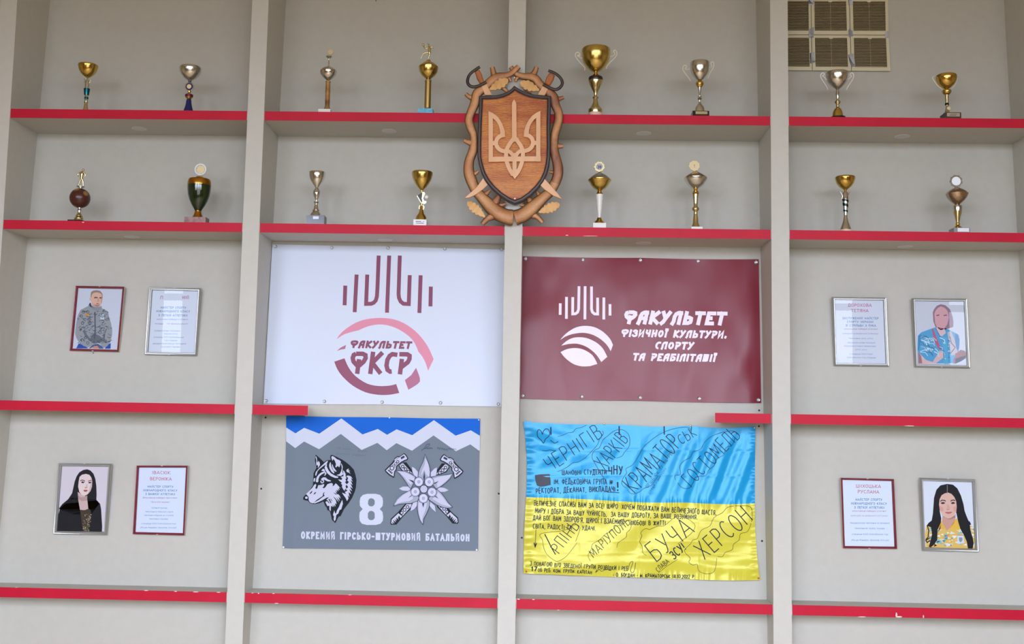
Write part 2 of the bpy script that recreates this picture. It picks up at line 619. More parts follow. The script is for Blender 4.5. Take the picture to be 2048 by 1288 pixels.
def small_text(art, txt, a, b, size, m, shear=0.25, px=False, maxw=None):
    """lower-case lines with the default typeface, centred between a and b"""
    if not px:
        a, b = art.c(a), art.c(b); size /= art.crop[2]
    cu = bpy.data.curves.new('line', 'FONT')
    cu.body = txt
    cu.size = 1.0
    cu.shear = shear
    cu.resolution_u = 1
    cu.fill_mode = 'FRONT'
    ob = bpy.data.objects.new('line', cu)
    COL.objects.link(ob)
    dg = bpy.context.evaluated_depsgraph_get()
    me = ob.evaluated_get(dg).to_mesh()
    vs = [v.co.copy() for v in me.vertices]
    fs = [tuple(p.vertices) for p in me.polygons]
    ob.evaluated_get(dg).to_mesh_clear()
    bpy.data.objects.remove(ob); bpy.data.curves.remove(cu)
    if not vs:
        return
    x0, x1 = min(v.x for v in vs), max(v.x for v in vs)
    d = Vector((b[0] - a[0], b[1] - a[1])); ex = d.normalized(); ey = Vector((ex.y, -ex.x))
    sx = d.length / (x1 - x0)
    h = art.layer * art.step
    i0 = len(art.mb.v)
    for v in vs:
        u, w = (v.x - x0) * sx, v.y * size
        art.mb.v.append(art.P(a[0] + ex.x * u + ey.x * w, a[1] + ex.y * u + ey.y * w, h))
    k = art.mb.slot(m)
    for f in fs:
        art.mb.f.append(tuple(i0 + q for q in f)); art.mb.mi.append(k)

# ------------------------------------------------------------------ room shell
PAINT = noise_mat('beige_wall_paint', (187, 184, 175), (190, 187, 178), 30, rough=0.62, bump=0.04, detail=6, spec=0.25)
POSTP = noise_mat('beige_post_paint', (194, 191, 182), (197, 194, 185), 30, rough=0.55, bump=0.03, detail=6, spec=0.3)
ROOM = noise_mat('hall_wall_paint', (196, 178, 146), (200, 182, 150), 4, rough=0.8)
FLOORM = noise_mat('hall_floor', (204, 180, 146), (214, 190, 156), 3, rough=0.45)
WHITEC = solid('white_ceiling_paint', (214, 204, 184), 0.8)
RED = noise_mat('red_edge_band', (184, 14, 46), (192, 18, 50), 6, rough=0.5, spec=0.25)
WINF = solid('white_window_frame', (225, 225, 222), 0.4)

PX = {'R0': -2.00814554, 'L1': -1.08605100, 'R1': -1.02227859, 'L2': -0.0903491, 'R2': -0.0250941, 'L3': 0.907947039, 'R3': 0.974199043, 'L4': 1.90865535}
PX = {k: v * S for k, v in PX.items()}
SH = [(1.18127027, 1.14647584), (0.74644868, 0.711832803), (0.0594318166, 0.0242610055), (-0.629225476, -0.664492122)]
SH = [(a * S + CZ, b * S + CZ) for a, b in SH]
ROOM_X0, ROOM_X1, CEIL = -6.0, 6.0, 4.5

mb = MB()
mb.face([Vector((ROOM_X0, WIN_Y, 0)), Vector((ROOM_X1, WIN_Y, 0)), Vector((ROOM_X1, 0.6, 0)), Vector((ROOM_X0, 0.6, 0))], FLOORM)
struct(mb.build('floor', smooth=0))
mb = MB()
mb.box(ROOM_X0, ROOM_X1, WIN_Y, 0.6, CEIL, CEIL + .15, WHITEC)
struct(mb.build('ceiling', smooth=0))
mb = MB()      # niche wall, leaning back towards the top
yb0, yb1 = yback(0), yback(CEIL)
mb.hexa([Vector(q) for q in ((ROOM_X0, yb0, 0), (ROOM_X1, yb0, 0), (ROOM_X1, yb0 + .3, 0), (ROOM_X0, yb0 + .3, 0), (ROOM_X0, yb1, CEIL), (ROOM_X1, yb1, CEIL), (ROOM_X1, yb1 + .3, CEIL), (ROOM_X0, yb1 + .3, CEIL))], PAINT)
struct(mb.build('wall_back', smooth=0))
for nm, x in (('wall_left', ROOM_X0 - .2), ('wall_right', ROOM_X1)):
    mb = MB(); mb.box(x, x + .2, WIN_Y, 0.6, 0, CEIL, ROOM); struct(mb.build(nm, smooth=0))
mb = MB()      # window wall behind the viewer
xs = [ROOM_X0] + [x for w in WINDOWS for x in w[:2]] + [ROOM_X1]
for i in range(0, len(xs), 2):
    mb.box(xs[i], xs[i + 1], WIN_Y - .3, WIN_Y, 0, CEIL, ROOM)
for (x0, x1, WIN_Z0) in WINDOWS:
    mb.box(x0, x1, WIN_Y - .3, WIN_Y, 0, WIN_Z0, ROOM)
    mb.box(x0, x1, WIN_Y - .3, WIN_Y, WIN_Z1, CEIL, ROOM)
struct(mb.build('wall_front', smooth=0))
for i, (x0, x1, WIN_Z0) in enumerate(WINDOWS):
    mb = MB()
    for k in range(2):
        xa = x0 if k == 0 else x1 - .05
        mb.box(xa, xa + .05, WIN_Y - .16, WIN_Y - .1, WIN_Z0, WIN_Z1, WINF)
    for z in (WIN_Z0, 2.88, WIN_Z1 - .06):
        mb.box(x0 + .05, x1 - .05, WIN_Y - .158, WIN_Y - .102, z, z + .06, WINF)
    struct(mb.build('window_%d' % (i + 1), smooth=0))

# upright posts between the niches
POSTS = [(PX['R0'] - .0715, PX['R0']), (PX['L1'], PX['R1']), (PX['L2'], PX['R2']), (PX['L3'], PX['R3']), (PX['L4'], PX['L4'] + .0715)]
for i, (x0, x1) in enumerate(POSTS):
    mb = MB()
    e = .0005
    mb.hexa([Vector(q) for q in ((x0, 0, .001), (x1, 0, .001), (x1, yb0 - e, .001), (x0, yb0 - e, .001), (x0, 0, CEIL - .001), (x1, 0, CEIL - .001), (x1, yb1 - e, CEIL - .001), (x0, yb1 - e, CEIL - .001))], POSTP)
    struct(mb.build('trim_%d' % (i + 1), smooth=0))

# ------------------------------------------------------------------ shelves
ROWN = ['top', 'second', 'third', 'bottom']
BAYN = ['far left', 'centre left', 'centre right', 'far right']
WHAT = [
    ['holding a gold cup and silver bowl', 'holding two column trophies', 'holding two handled cups', 'under the vent grille'],
    ['holding the green urn', 'holding two lidless cups', 'holding two lidded cups', 'holding a gold and a copper cup'],
    ['below the man portrait', '', '', 'below the silver framed pair'],
    ['below the dark haired portrait', 'under the grey wolf flag', 'below the blue and yellow flag', 'below the yellow shirt portrait']]
WHITECHIP = solid('bare_edge_chip', (225, 205, 200), 0.6)
CHIPS = {(0, 0): [], (1, 0): [(166, 444.5, 2.6, 1.2)], (1, 2): [(1134, 470.5, 3, 1), (1180, 472, 20, .5)],
         (3, 0): [(292, 1181, 5, .9), (351, 1182.6, 4, 1.1), (392, 1183.8, 7, .9), (437, 1184.6, 4, .9), (33, 1174.8, 4, .7)],
         (3, 1): [(505, 1186, 3, .7), (517, 1186.8, 1.5, 1.6), (547, 1187, 3, .8), (553, 1206.6, 5, .8), (700, 1189.8, 4, .7)],
         (3, 2): [(1037, 1198.3, 3, 1.2), (1067, 1199, 3, .9), (1117, 1220, 3, .9)],
         (3, 3): [(1793, 1230, 2.2, 5.5), (1798, 1233.6, 7, 1.6), (1725, 1233.6, 10, 1.0), (1847, 1233, 1.4, 3.5)],
         (2, 3): [(1820, 851.8, 12, .8)]}
SHELF = {}


def make_shelf(r, b, x0, x1, depth_front=0.0, label=None, tilt=0.0, cut=(0, 0)):
    zt, zb = SH[r]
    g = .0025
    o = thing('wall_shelf', (x0, 0, zb), label or 'red edged shelf, %s row, %s bay, %s' % (ROWN[r], BAYN[b], WHAT[r][b]), 'shelf', 'red edged wall shelves')
    mb = MB()
    y0 = depth_front + .0022
    e = .0006
    x0b, x1b = x0 + .0006, x1 - .0006
    mb.hexa([Vector(q) for q in ((x0b, y0, zb), (x1b, y0, zb), (x1b - cut[1], yback(zb) - e, zb), (x0b + cut[0], yback(zb) - e, zb), (x0b, y0, zt), (x1b, y0, zt), (x1b - cut[1], yback(zt) - e, zt), (x0b + cut[0], yback(zt) - e, zt))], PAINT)
    mb.build('board', o, smooth=0)
    mb = MB()
    mb.box(x0 + g, x1 - g * (1.0 + tilt), depth_front, depth_front + .002, zb - .0004, zt + .0004, RED)
    for (px, py, hw, hh) in CHIPS.get((r, b), []):
        n = 7
        a = random.random() * 3
        lp = [(px + hw * math.cos(a + 6.283 * k / n) * random.uniform(.7, 1.1), py + hh * math.sin(a + 6.283 * k / n) * random.uniform(.7, 1.1)) for k in range(n)]
        mb.face([FP(u, v, depth_front - .0002) for u, v in reversed(lp)], WHITECHIP)
    mb.build('front_edge', o, smooth=0)
    SHELF[(r, b)] = o
    return o


BAYS = [(PX['R0'], PX['L1']), (PX['R1'], PX['L2']), (PX['R2'], PX['L3']), (PX['R3'], PX['L4'])]
for r in range(4):
    for b in range(4):
        if r == 2 and b in (1, 2):
            continue
        make_shelf(r, b, *BAYS[b])
# two sawn-off stubs of the third row beside the banners
make_shelf(2, 1, PX['R1'], FP(617, 820, 0).x, label='short sawn-off red shelf stub left of centre, under the white banner corner', cut=(0, .05))
make_shelf(2, 2, FP(1429, 835, .012).x, PX['L3'], depth_front=.012, label='short sawn-off red shelf stub right of centre, above the blue and yellow flag', cut=(.05, 0))

# recessed round lights under the two upper shelf rows
LENS = solid('frosted_light_lens', (196, 197, 198), 0.5)
RIM = solid('light_rim', (206, 204, 200), 0.4)
for r, pts in ((0, [(278.5, 256.5), (778.5, 261), (1287.5, 266), (1804.5, 272)]), (1, [(263.5, 473), (770, 479), (1287, 485.5), (1810.5, 492.5)])):
    for b, (px, py) in enumerate(pts):
        z = SH[r][1]
        c = ZP(px, py, z)
        yy = min(max(c.y, .045), yback(z) - .045)
        c = Vector((c.x, yy, z))
        o = thing('recessed_light', c, 'round unlit recessed spotlight under the %s shelf, %s bay' % (ROWN[r], BAYN[b]), 'light', 'recessed shelf spotlights')
        mb = MB()
        mb.lathe(c, [(z - .0005, .0325), (z - .0028, .031), (z - .0032, .027), (z - .0024, .026)], RIM, seg=32, cap=False)
        mb.build('trim_ring', o)
        mb = MB(); mb.lathe(c, [(z - .0004, .0262), (z - .0026, .0262)], LENS, seg=32); mb.build('lens', o)

# small dark screw holes left in the plaster
HOLE = solid('dark_screw', (28, 24, 22), 0.5)
for (px, py, lab) in ((531.3, 835.1, 'dark screw hole under the left red shelf stub'), (1518.3, 820.7, 'dark screw hole just above the right red shelf stub'),
                      (1517.8, 852.4, 'dark screw hole under the right red shelf stub, at the flag corner'), (186.6, 706.2, 'tiny dark nail below the portrait of the man in the grey jacket'),
                      (1043.6, 1075.5, 'dark screw hole left of the yellow flag half, by the middle post'), (1524, 1082, 'dark screw hole right of the yellow flag half'),
                      (522.5, 977.5, 'dark screw hole in the left centre bay beside the wolf flag'), (997.5, 987.3, 'dark screw hole between the wolf flag and the middle post'),
                      (752, 1.5, 'tiny dark dot on the wall above the two column trophies')):
    c = BP(px, py, 0)
    mb = MB()
    r = .0042 if py > 10 and 'tiny' not in lab else .0026
    mb.ball(c, r, HOLE, seg=10, sy=.5)
    o = mb.build('screw')
    tag(o, lab, 'screw', 'screws and holes in the niche wall')

# ------------------------------------------------------------------ taped ventilation grilles, top right niche
CREAM = solid('cream_plastic', (214, 205, 176), 0.45)
SLATM = solid('cream_slat_plastic', (176, 158, 122), 0.5)
CAVITY = solid('dark_duct', (40, 28, 18), 0.9)
TAPE = solid('clear_tape', (205, 206, 214), 0.25)


def PV(px, py, h=0):
    return BP(px, py, h)


vg = thing('ventilation_grille', BP(1660, 140, 0), 'cream louvred ventilation grille panels taped together high in the right niche, above the two cups', 'vent')
cols = [((1546.0, 1621.8), (1547.5, 1622.6), (1549.0, 1624.4)), ((1622.4, 1698.2), (1623.2, 1700.3), (1625.0, 1702.6)), ((1698.9, 1776.5), (1701.0, 1777.8), (1703.2, 1781.2))]
rows_y = [((-3.5, -3.0), (69.2, 70.0)), ((69.8, 70.6), (140.8, 142.4))]
for ci, cc in enumerate(cols):
    for ri in range(2):
        (xa0, xb0), (xa1, xb1) = cc[ri], cc[ri + 1]
        t0, t1 = (ci / 3.0, (ci + 1) / 3.0)
        ya = [rows_y[ri][0][0] + (rows_y[ri][0][1] - rows_y[ri][0][0]) * t for t in (t0, t1)]
        yb = [rows_y[ri][1][0] + (rows_y[ri][1][1] - rows_y[ri][1][0]) * t for t in (t0, t1)]
        if ci == 0:      # the left column sits partly behind the post
            xa0, xa1 = xa0 + 16, xa1 + 15

        def Q(u, v, h, xa0=xa0, xb0=xb0, xa1=xa1, xb1=xb1, ya=ya, yb=yb):
            xl, xr = xa0 + (xa1 - xa0) * v, xb0 + (xb1 - xb0) * v
            x = xl + (xr - xl) * u
            y = (ya[0] + (ya[1] - ya[0]) * u) * (1 - v) + (yb[0] + (yb[1] - yb[0]) * u) * v
            return BP(x, y, h)
        ul, ur = (.0 if ci == 0 else .082), .918
        vt, vb = (.077, .885)
        mb = MB()
        for (u0, u1, v0, v1) in ((0, 1, 0, vt), (0, 1, vb, 1), (0, ul, vt, vb), (ur, 1, vt, vb)):
            if u1 - u0 < .01:
                continue
            q = [(u0, v1), (u1, v1), (u1, v0), (u0, v0)]
            g = .004
            q2 = [(min(max(u, g), 1 - g), min(max(v, g), 1 - g)) for u, v in q]
            mb.hexa([Q(q2[0][0], q2[0][1], .012), Q(q2[1][0], q2[1][1], .012), Q(q2[1][0], q2[1][1], .001), Q(q2[0][0], q2[0][1], .001),
                     Q(q2[3][0], q2[3][1], .012), Q(q2[2][0], q2[2][1], .012), Q(q2[2][0], q2[2][1], .001), Q(q2[3][0], q2[3][1], .001)], CREAM)
        pn = mb.build('louvre_panel', vg, smooth=0)
        mb = MB()
        mb.face([Q(ul, vb, .0012), Q(ur, vb, .0012), Q(ur, vt, .0012), Q(ul, vt, .0012)], CAVITY)
        mb.build('duct_opening', pn, smooth=0)
        mb = MB()
        NS = 19
        for k in range(NS):
            v = vt + (vb - vt) * (k + .5) / NS
            dv = (vb - vt) / NS
            a, b_, c_, d_ = Q(ul, v + .14 * dv, .010), Q(ur, v + .14 * dv, .010), Q(ur, v - .12 * dv, .010), Q(ul, v - .12 * dv, .010)
            e_, f_, g_, h_ = Q(ul, v - .30 * dv, .003), Q(ur, v - .30 * dv, .003), Q(ur, v - .45 * dv, .003), Q(ul, v - .45 * dv, .003)
            mb.hexa([a, b_, f_, e_, d_, c_, g_, h_], SLATM)
        um = .5 if ci else .16
        mb.hexa([Q(um - .006, vb, .0085), Q(um + .006, vb, .0085), Q(um + .006, vb, .003), Q(um - .006, vb, .003), Q(um - .006, vt, .0085), Q(um + .006, vt, .0085), Q(um + .006, vt, .003), Q(um - .006, vt, .003)], SLATM)
        mb.build('slats', pn, smooth=0)
        # clip at the top of the opening
        mb = MB()
        mb.hexa([Q(um - .04, vt + .03, .0125), Q(um + .04, vt + .03, .0125), Q(um + .04, vt + .03, .008), Q(um - .04, vt + .03, .008), Q(um - .06, vt - .01, .0125), Q(um + .06, vt - .01, .0125), Q(um + .06, vt - .01, .008), Q(um - .06, vt - .01, .008)], CREAM)
        mb.build('clip', pn, smooth=0)
for lp in ([(1617, -3), (1628, -3), (1627.5, 8), (1622, 11), (1616.5, 8)], [(1619.5, 57), (1627.5, 54), (1628, 72), (1626, 76), (1618, 75), (1617, 66)], [(1619.3, 106), (1629.5, 104), (1631, 124), (1620.5, 127)],
           [(1697, -3), (1706, -3), (1706, 9), (1696, 10)], [(1696.5, 60), (1700, 56), (1705.5, 63), (1706, 72), (1699, 74.5), (1696, 71)], [(1696, 109), (1707, 107), (1711, 132), (1704, 134), (1699, 123)], [(1770.5, 64), (1777, 62), (1778, 76), (1770, 75)]):
    mb = MB()
    mb.face([BP(x, y, .0135) for x, y in reversed(lp)], TAPE)
    mb.plate([BP(x, y, .0135) for x, y in reversed(lp)], .0012, TAPE)
    mb.build('tape_strip', vg, smooth=0)

# ------------------------------------------------------------------ trophies
GOLD = solid('polished_gold', (214, 178, 92), 0.16, 1.0)
GOLD2 = solid('pale_gold', (216, 200, 150), 0.2, 1.0)
SATING = noise_mat('brushed_gold_tube', (176, 146, 84), (198, 168, 104), 30, rough=0.38, metal=1.0, stretch=(1, 1, .05))
SILV = solid('polished_silver', (216, 212, 204), 0.13, 1.0)
SILV2 = noise_mat('chased_silver', (214, 210, 202), (224, 220, 212), 260, rough=0.17, metal=1.0, bump=0.5, dist=0.0008)
GOLDC = noise_mat('chased_gold', (206, 176, 96), (222, 192, 112), 220, rough=0.17, metal=1.0, bump=0.45, dist=0.0008)
COPPER = noise_mat('copper_silver', (176, 150, 128), (196, 172, 150), 200, rough=0.18, metal=1.0, bump=0.35, dist=0.0008)
TEAL = solid('teal_foil', (10, 92, 104), 0.2, 0.8)
DKGREEN = solid('dark_green_foil', (12, 46, 44), 0.2, 0.7)
NAVY = solid('navy_plastic', (24, 30, 92), 0.3)
PURPLE = solid('purple_plastic', (112, 34, 66), 0.25, 0.5)
WHITEP = solid('white_plastic', (232, 230, 224), 0.35)
CREAMP = solid('cream_pearl_plastic', (226, 218, 196), 0.3)
IVORY = solid('ivory_medallion', (226, 204, 156), 0.4)
BLACKP = solid('black_marble', (24, 20, 22), 0.18)
PURPB = noise_mat('dark_plum_marble', (34, 24, 38), (52, 38, 52), 60, rough=0.15)
BROWNB = noise_mat('brown_marble', (116, 72, 66), (150, 104, 96), 70, rough=0.3)
DKBROWN = solid('dark_brown_wood', (58, 38, 30), 0.4)
SKYP = noise_mat('light_blue_marble', (70, 160, 196), (120, 196, 220), 90, rough=0.35)
PINKM = solid('pale_marble', (226, 196, 178), 0.4)
BROWNC = noise_mat('brown_marbled_tube', (120, 78, 44), (186, 140, 84), 26, rough=0.3, metal=0.3)
URN = noise_mat('dark_green_enamel', (10, 26, 12), (30, 50, 18), 22, rough=0.12, coat=0.6)
BRONZE = solid('old_gold', (196, 138, 54), 0.24, 1.0)
BALLM = None


def ball_mat():
    m, n, l, b = base_mat('brown_football')
    tc = n.new('ShaderNodeTexCoord'); vo = n.new('ShaderNodeTexVoronoi'); rp = n.new('ShaderNodeValToRGB')
    vo.inputs['Scale'].default_value = 26
    l.new(tc.outputs['Object'], vo.inputs['Vector']); l.new(vo.outputs['Distance'], rp.inputs[0])
    rp.color_ramp.elements[0].position, rp.color_ramp.elements[0].color = .24, lin(150, 110, 52)
    rp.color_ramp.elements[1].position, rp.color_ramp.elements[1].color = .36, lin(74, 34, 26)
    l.new(rp.outputs[0], b.inputs['Base Color'])
    b.inputs['Roughness'].default_value = .3
    return m


class Trophy:
    def __init__(self, crop, axis_u, shelf, label, ytr, group=None, name='trophy_cup'):
        """crop = (x0, y0, scale) of the traced view; axis_u: base axis in it; shelf = (row, bay)"""
        self.crop = crop
        self.zs = SH[shelf[0]][0]
        px = crop[0] + axis_u / crop[2]
        # base axis: the point of the shelf top at depth ytr below that pixel column
        p = FP(px, 0, ytr)
        # find the pixel row whose ray hits (ytr, zs)
        lo, hi = 0.0, 1288.0
        for _ in range(50):
            mid = (lo + hi) / 2
            if FP(px, mid, ytr).z > self.zs:
                lo = mid
            else:
                hi = mid
        p = FP(px, lo, ytr)
        self.x, self.y = p.x, ytr
        self.base = Vector((self.x, self.y, self.zs))
        self.k = mpp(self.base)
        self.o = thing(name, self.base, label, 'trophy', group)
        self.px0 = px

    def z(self, v):
        return FP(self.px0, self.crop[1] + v / self.crop[2], self.y).z

    def r(self, u):
        return u / self.crop[2] * self.k

    def P(self, u, v, dy=0.0):
        """point on the upright plane through the axis seen at (u, v) of the crop"""
        return FP(self.crop[0] + u / self.crop[2], self.crop[1] + v / self.crop[2], self.y + dy)

    def lathe(self, name, prof, mat, hollow=False, seg=32, to_shelf=False):
        pr = [(self.z(v), self.r(h)) for v, h in prof]
        if to_shelf:
            pr.append((self.zs + .0004, pr[-1][1]))
        mb = MB()
        if hollow:      # open bowl: inner wall down to near the bottom
            inner = [(z - (.0012 if i else 0), max(r - .0016, .001)) for i, (z, r) in enumerate(pr)]
            inner = inner[:max(3, int(len(inner) * .8))]
            pr = list(reversed(inner)) + pr
            mb.lathe(self.base, list(reversed(pr)), mat, seg, cap=False)
            zi, ri = inner[-1]
            mb.face([Vector((self.x + ri * math.cos(6.2832 * k / seg), self.y + ri * math.sin(6.2832 * k / seg), zi)) for k in range(seg)], mat)
        else:
            mb.lathe(self.base, pr, mat, seg)
        return mb.build(name, self.o, smooth=50)

    def block(self, name, u0, u1, v0, mat, depth=None, rot=0.0, plate=None, text=None):
        """square plinth from v0 down to the shelf"""
        xa, xb = self.P(u0, v0).x, self.P(u1, v0).x
        w = (xb - xa)
        d = depth or w * .8
        zt = self.z(v0)
        M = Matrix.Translation(Vector(((xa + xb) / 2, self.y, 0))) @ Matrix.Rotation(rot, 4, 'Z')
        mb = MB()
        mb.box(-w / 2, w / 2, -d / 2, d / 2, self.zs + .0004, zt, mat, M)
        ob = mb.build(name, self.o, smooth=0)
        if plate:
            uu0, uu1, vv0, vv1, pm = plate
            mb = MB()
            xm = (xa + xb) / 2
            mb.box(self.P(uu0, vv0).x - xm, self.P(uu1, vv0).x - xm, -d / 2 - .0008, -d / 2, max(self.z(vv1), self.zs + .001), min(self.z(vv0), zt - .0005), pm, M)
            nb = mb.build('name_plate', ob, smooth=0)
            if text:
                mb2 = MB()
                y0 = -d / 2 - .0011
                za, zb_ = max(self.z(vv1), self.zs + .001), min(self.z(vv0), zt - .0005)
                for (fx0, fx1, fz, th) in text:
                    xl = self.P(uu0, vv0).x - xm; xr = self.P(uu1, vv0).x - xm
                    mb2.box(xl + (xr - xl) * fx0, xl + (xr - xl) * fx1, y0, y0 + .0003, za + (zb_ - za) * fz, za + (zb_ - za) * (fz + th), ink(40, 40, 60), M)
                mb2.build('engraving', nb, smooth=0)
        return ob

    def handle(self, path, mat, r0=9, name='handle'):
        pts = [self.P(u, v) for u, v in smooth_path(path, 3)]
        n = len(pts)
        rr = [self.r(r0) * (.55 + .45 * math.sin(math.pi * min(1, max(0, (i + 1.5) / (n + 2))))) for i in range(n)]
        mb = MB()
        mb.tube(pts, rr, mat, seg=8, flat=.6)
        return mb.build(name, self.o, smooth=60)

    def disc(self, u, v, r, mat, th=.004, inner=None, name='medallion', scallop=0, dy=0.0, ring=0.0):
        c = self.P(u, v)
        R = self.r(r)
        n = 36
        f = lambda k: R * (1 - (.09 if scallop and (k % 4) < 2 else 0))
        loop = [Vector((c.x + f(k) * math.cos(2 * math.pi * k / n), self.y - th / 2 + dy, c.z + f(k) * math.sin(2 * math.pi * k / n))) for k in range(n)]
        mb = MB()
        if ring:
            hole = [Vector((c.x + R * ring * math.cos(2 * math.pi * k / n), self.y - th / 2 + dy, c.z + R * ring * math.sin(2 * math.pi * k / n))) for k in range(n)]
            mb.plate(loop, th, mat, holes=[hole], bevel=.0006)
        else:
            mb.plate(loop, th, mat, bevel=.0006)
        ob = mb.build(name, self.o, smooth=40)
        if inner:
            q, im = inner
            mb = MB()
            mb.plate([Vector((c.x + R * q * math.cos(2 * math.pi * k / n), self.y - th / 2 - .0007 + dy, c.z + R * q * math.sin(2 * math.pi * k / n))) for k in range(n)], .002, im)
            mb.build('emblem', ob, smooth=40)
        return ob

    def ball(self, u, v, r, mat, name='ball', dy=0.0):
        mb = MB()
        c = self.P(u, v)
        c = Vector((c.x, self.y + dy, c.z))
        mb.ball(c, self.r(r), mat, seg=24)
        return mb.build(name, self.o, smooth=60)

    def limbs(self, name, chains, mat, balls=()):
        """a cast figurine: one mesh of tapering limbs; chains: [(u, v, r, dy), ...]"""
        mb = MB()
        for ch in chains:
            pts = [self.P(c[0], c[1], self.r(c[3]) if len(c) > 3 else 0) for c in ch]
            mb.tube(pts, [self.r(c[2]) for c in ch], mat, seg=8)
        for (u, v, r) in balls:
            c = self.P(u, v); mb.ball(c, self.r(r), mat, seg=12)
        return mb.build(name, self.o, smooth=60)


def smooth_path(p, k):
    """Catmull-Rom resampling of a 2D path"""
    q = []
    n = len(p)
    for i in range(n - 1):
        a, b, c, d = p[max(i - 1, 0)], p[i], p[i + 1], p[min(i + 2, n - 1)]
        for j in range(k):
            t = j / k
            q.append(tuple(.5 * (2 * b[m] + (c[m] - a[m]) * t + (2 * a[m] - 5 * b[m] + 4 * c[m] - d[m]) * t * t + (3 * b[m] - a[m] - 3 * c[m] + d[m]) * t ** 3) for m in range(len(b))))
    q.append(tuple(p[-1]))
    return q


YT = .045
# -- top row
t = Trophy((130, 120, 11.93), 490, (0, 0), 'small gold bowl cup on a slim silver and teal banded stem, top left shelf', YT)
t.lathe('cup', [(118, 224), (130, 232), (160, 226), (250, 203), (330, 152), (390, 84), (425, 22)], GOLD, hollow=True)
t.lathe('stem', [(425, 18), (470, 16), (482, 42), (560, 52), (620, 50), (690, 60), (692, 40), (840, 40), (842, 40), (890, 40), (936, 38), (960, 40), (1000, 36), (1004, 50), (1020, 50), (1024, 38)], SILV)
t.lathe('upper_band', [(690, 76), (700, 72), (838, 56), (840, 40)], TEAL)
t.lathe('lower_band', [(888, 48), (935, 46), (937, 30)], TEAL)
t.lathe('base', [(1024, 34), (1100, 46), (1185, 64), (1260, 84), (1290, 96)], GOLD2, to_shelf=True)
for s_ in (-1, 1):
    t.limbs('star_ornament', [[(540 + s_ * 30, 560, 12), (540 + s_ * 62, 500, 9), (540 + s_ * 84, 440, 5)], [(540 + s_ * 40, 520, 8), (540 + s_ * 96, 520, 4)]], GOLD2)
t = Trophy((330, 120, 11.93), 555, (0, 0), 'silver hammered bowl cup on a dark blue base with a ring medallion, top left shelf', YT)
t.lathe('cup', [(170, 240), (185, 252), (215, 257), (280, 248), (350, 214), (430, 142), (480, 62), (500, 34)], SILV2, hollow=True)
t.lathe('neck', [(470, 38), (520, 34), (545, 30)], NAVY)
t.disc(583, 640, 118, SILV, th=.007, name='ring', scallop=1, ring=.55)
t.disc(583, 640, 88, NAVY, th=.009, name='medallion', inner=(.62, IVORY))
t.lathe('collar', [(745, 40), (785, 30), (800, 34), (830, 36)], GOLD)
t.lathe('bowl', [(828, 92), (845, 98), (880, 92), (892, 84)], PURPLE)
t.lathe('bowl_foot', [(890, 86), (920, 62), (952, 36)], GOLD)
t.lathe('base', [(950, 56), (970, 60), (1050, 68), (1130, 86), (1210, 112), (1260, 128)], NAVY, to_shelf=True)

t = Trophy((610, 90, 9.2), 405, (0, 1), 'tall trophy with a silver lidded ball cup on a brown marbled column, top shelf', YT)
t.lathe('lid', [(385, 22), (405, 42), (425, 92), (455, 135), (482, 152)], SILV)
t.lathe('cup', [(480, 152), (500, 152), (540, 142), (590, 106), (635, 52), (655, 20)], SILV)
t.lathe('finial', [(210, 58), (222, 60), (245, 24), (262, 10), (290, 14), (330, 18), (355, 15), (388, 12)], SILV)
t.disc(472, 132, 48, solid('pale_amber_disc', (206, 184, 132), .4), th=.003, name='top_disc')
t.lathe('neck', [(610, 20), (640, 16), (672, 24)], GOLD)
t.lathe('column_cap', [(670, 50), (690, 50)], GOLD2)
t.lathe('column', [(688, 45), (1142, 44)], BROWNC)
t.lathe('foot', [(1140, 50), (1165, 60), (1203, 74)], GOLD2)
t.block('plinth', 262, 484, 1202, WHITEP)
t = Trophy((800, 75, 8.2), 447, (0, 1), 'tall gold column trophy topped by a handball player, on a light blue plate', YT)
t.lathe('lid', [(385, 36), (400, 50), (425, 96), (460, 140), (486, 162)], GOLD)
t.lathe('cup', [(484, 163), (500, 162), (560, 150), (620, 112), (665, 58), (690, 26)], GOLDC)
t.lathe('neck', [(640, 22), (668, 18), (700, 34)], GOLD)
t.lathe('column_cap', [(698, 56), (728, 56)], GOLD2)
t.lathe('column', [(726, 52), (1160, 52)], SATING)
t.lathe('foot', [(1158, 50), (1194, 62)], GOLD2)
t.block('plinth', 303, 546, 1190, SKYP)
f = t.limbs('handball_figurine', [[(480, 148, 20), (484, 180, 26), (482, 215, 22), (486, 245, 26), (486, 270, 20)], [(484, 250, 17), (482, 290, 13), (470, 330, 10), (462, 366, 8), (440, 374, 7)],
                                   [(478, 245, 16), (430, 244, 13), (376, 268, 11), (366, 296, 8), (350, 334, 7), (336, 342, 5)], [(468, 165, 13), (430, 190, 10), (400, 170, 9), (388, 142, 8)],
                                   [(496, 165, 12), (520, 152, 9), (545, 160, 8), (540, 182, 7)], [(474, 150, 9), (470, 110, 6), (446, 96, 4)], [(480, 150, 8), (476, 104, 5)], [(500, 372, 6), (470, 380, 30), (430, 380, 6)]], GOLD2, balls=[(382, 122, 21), (474, 128, 16)])

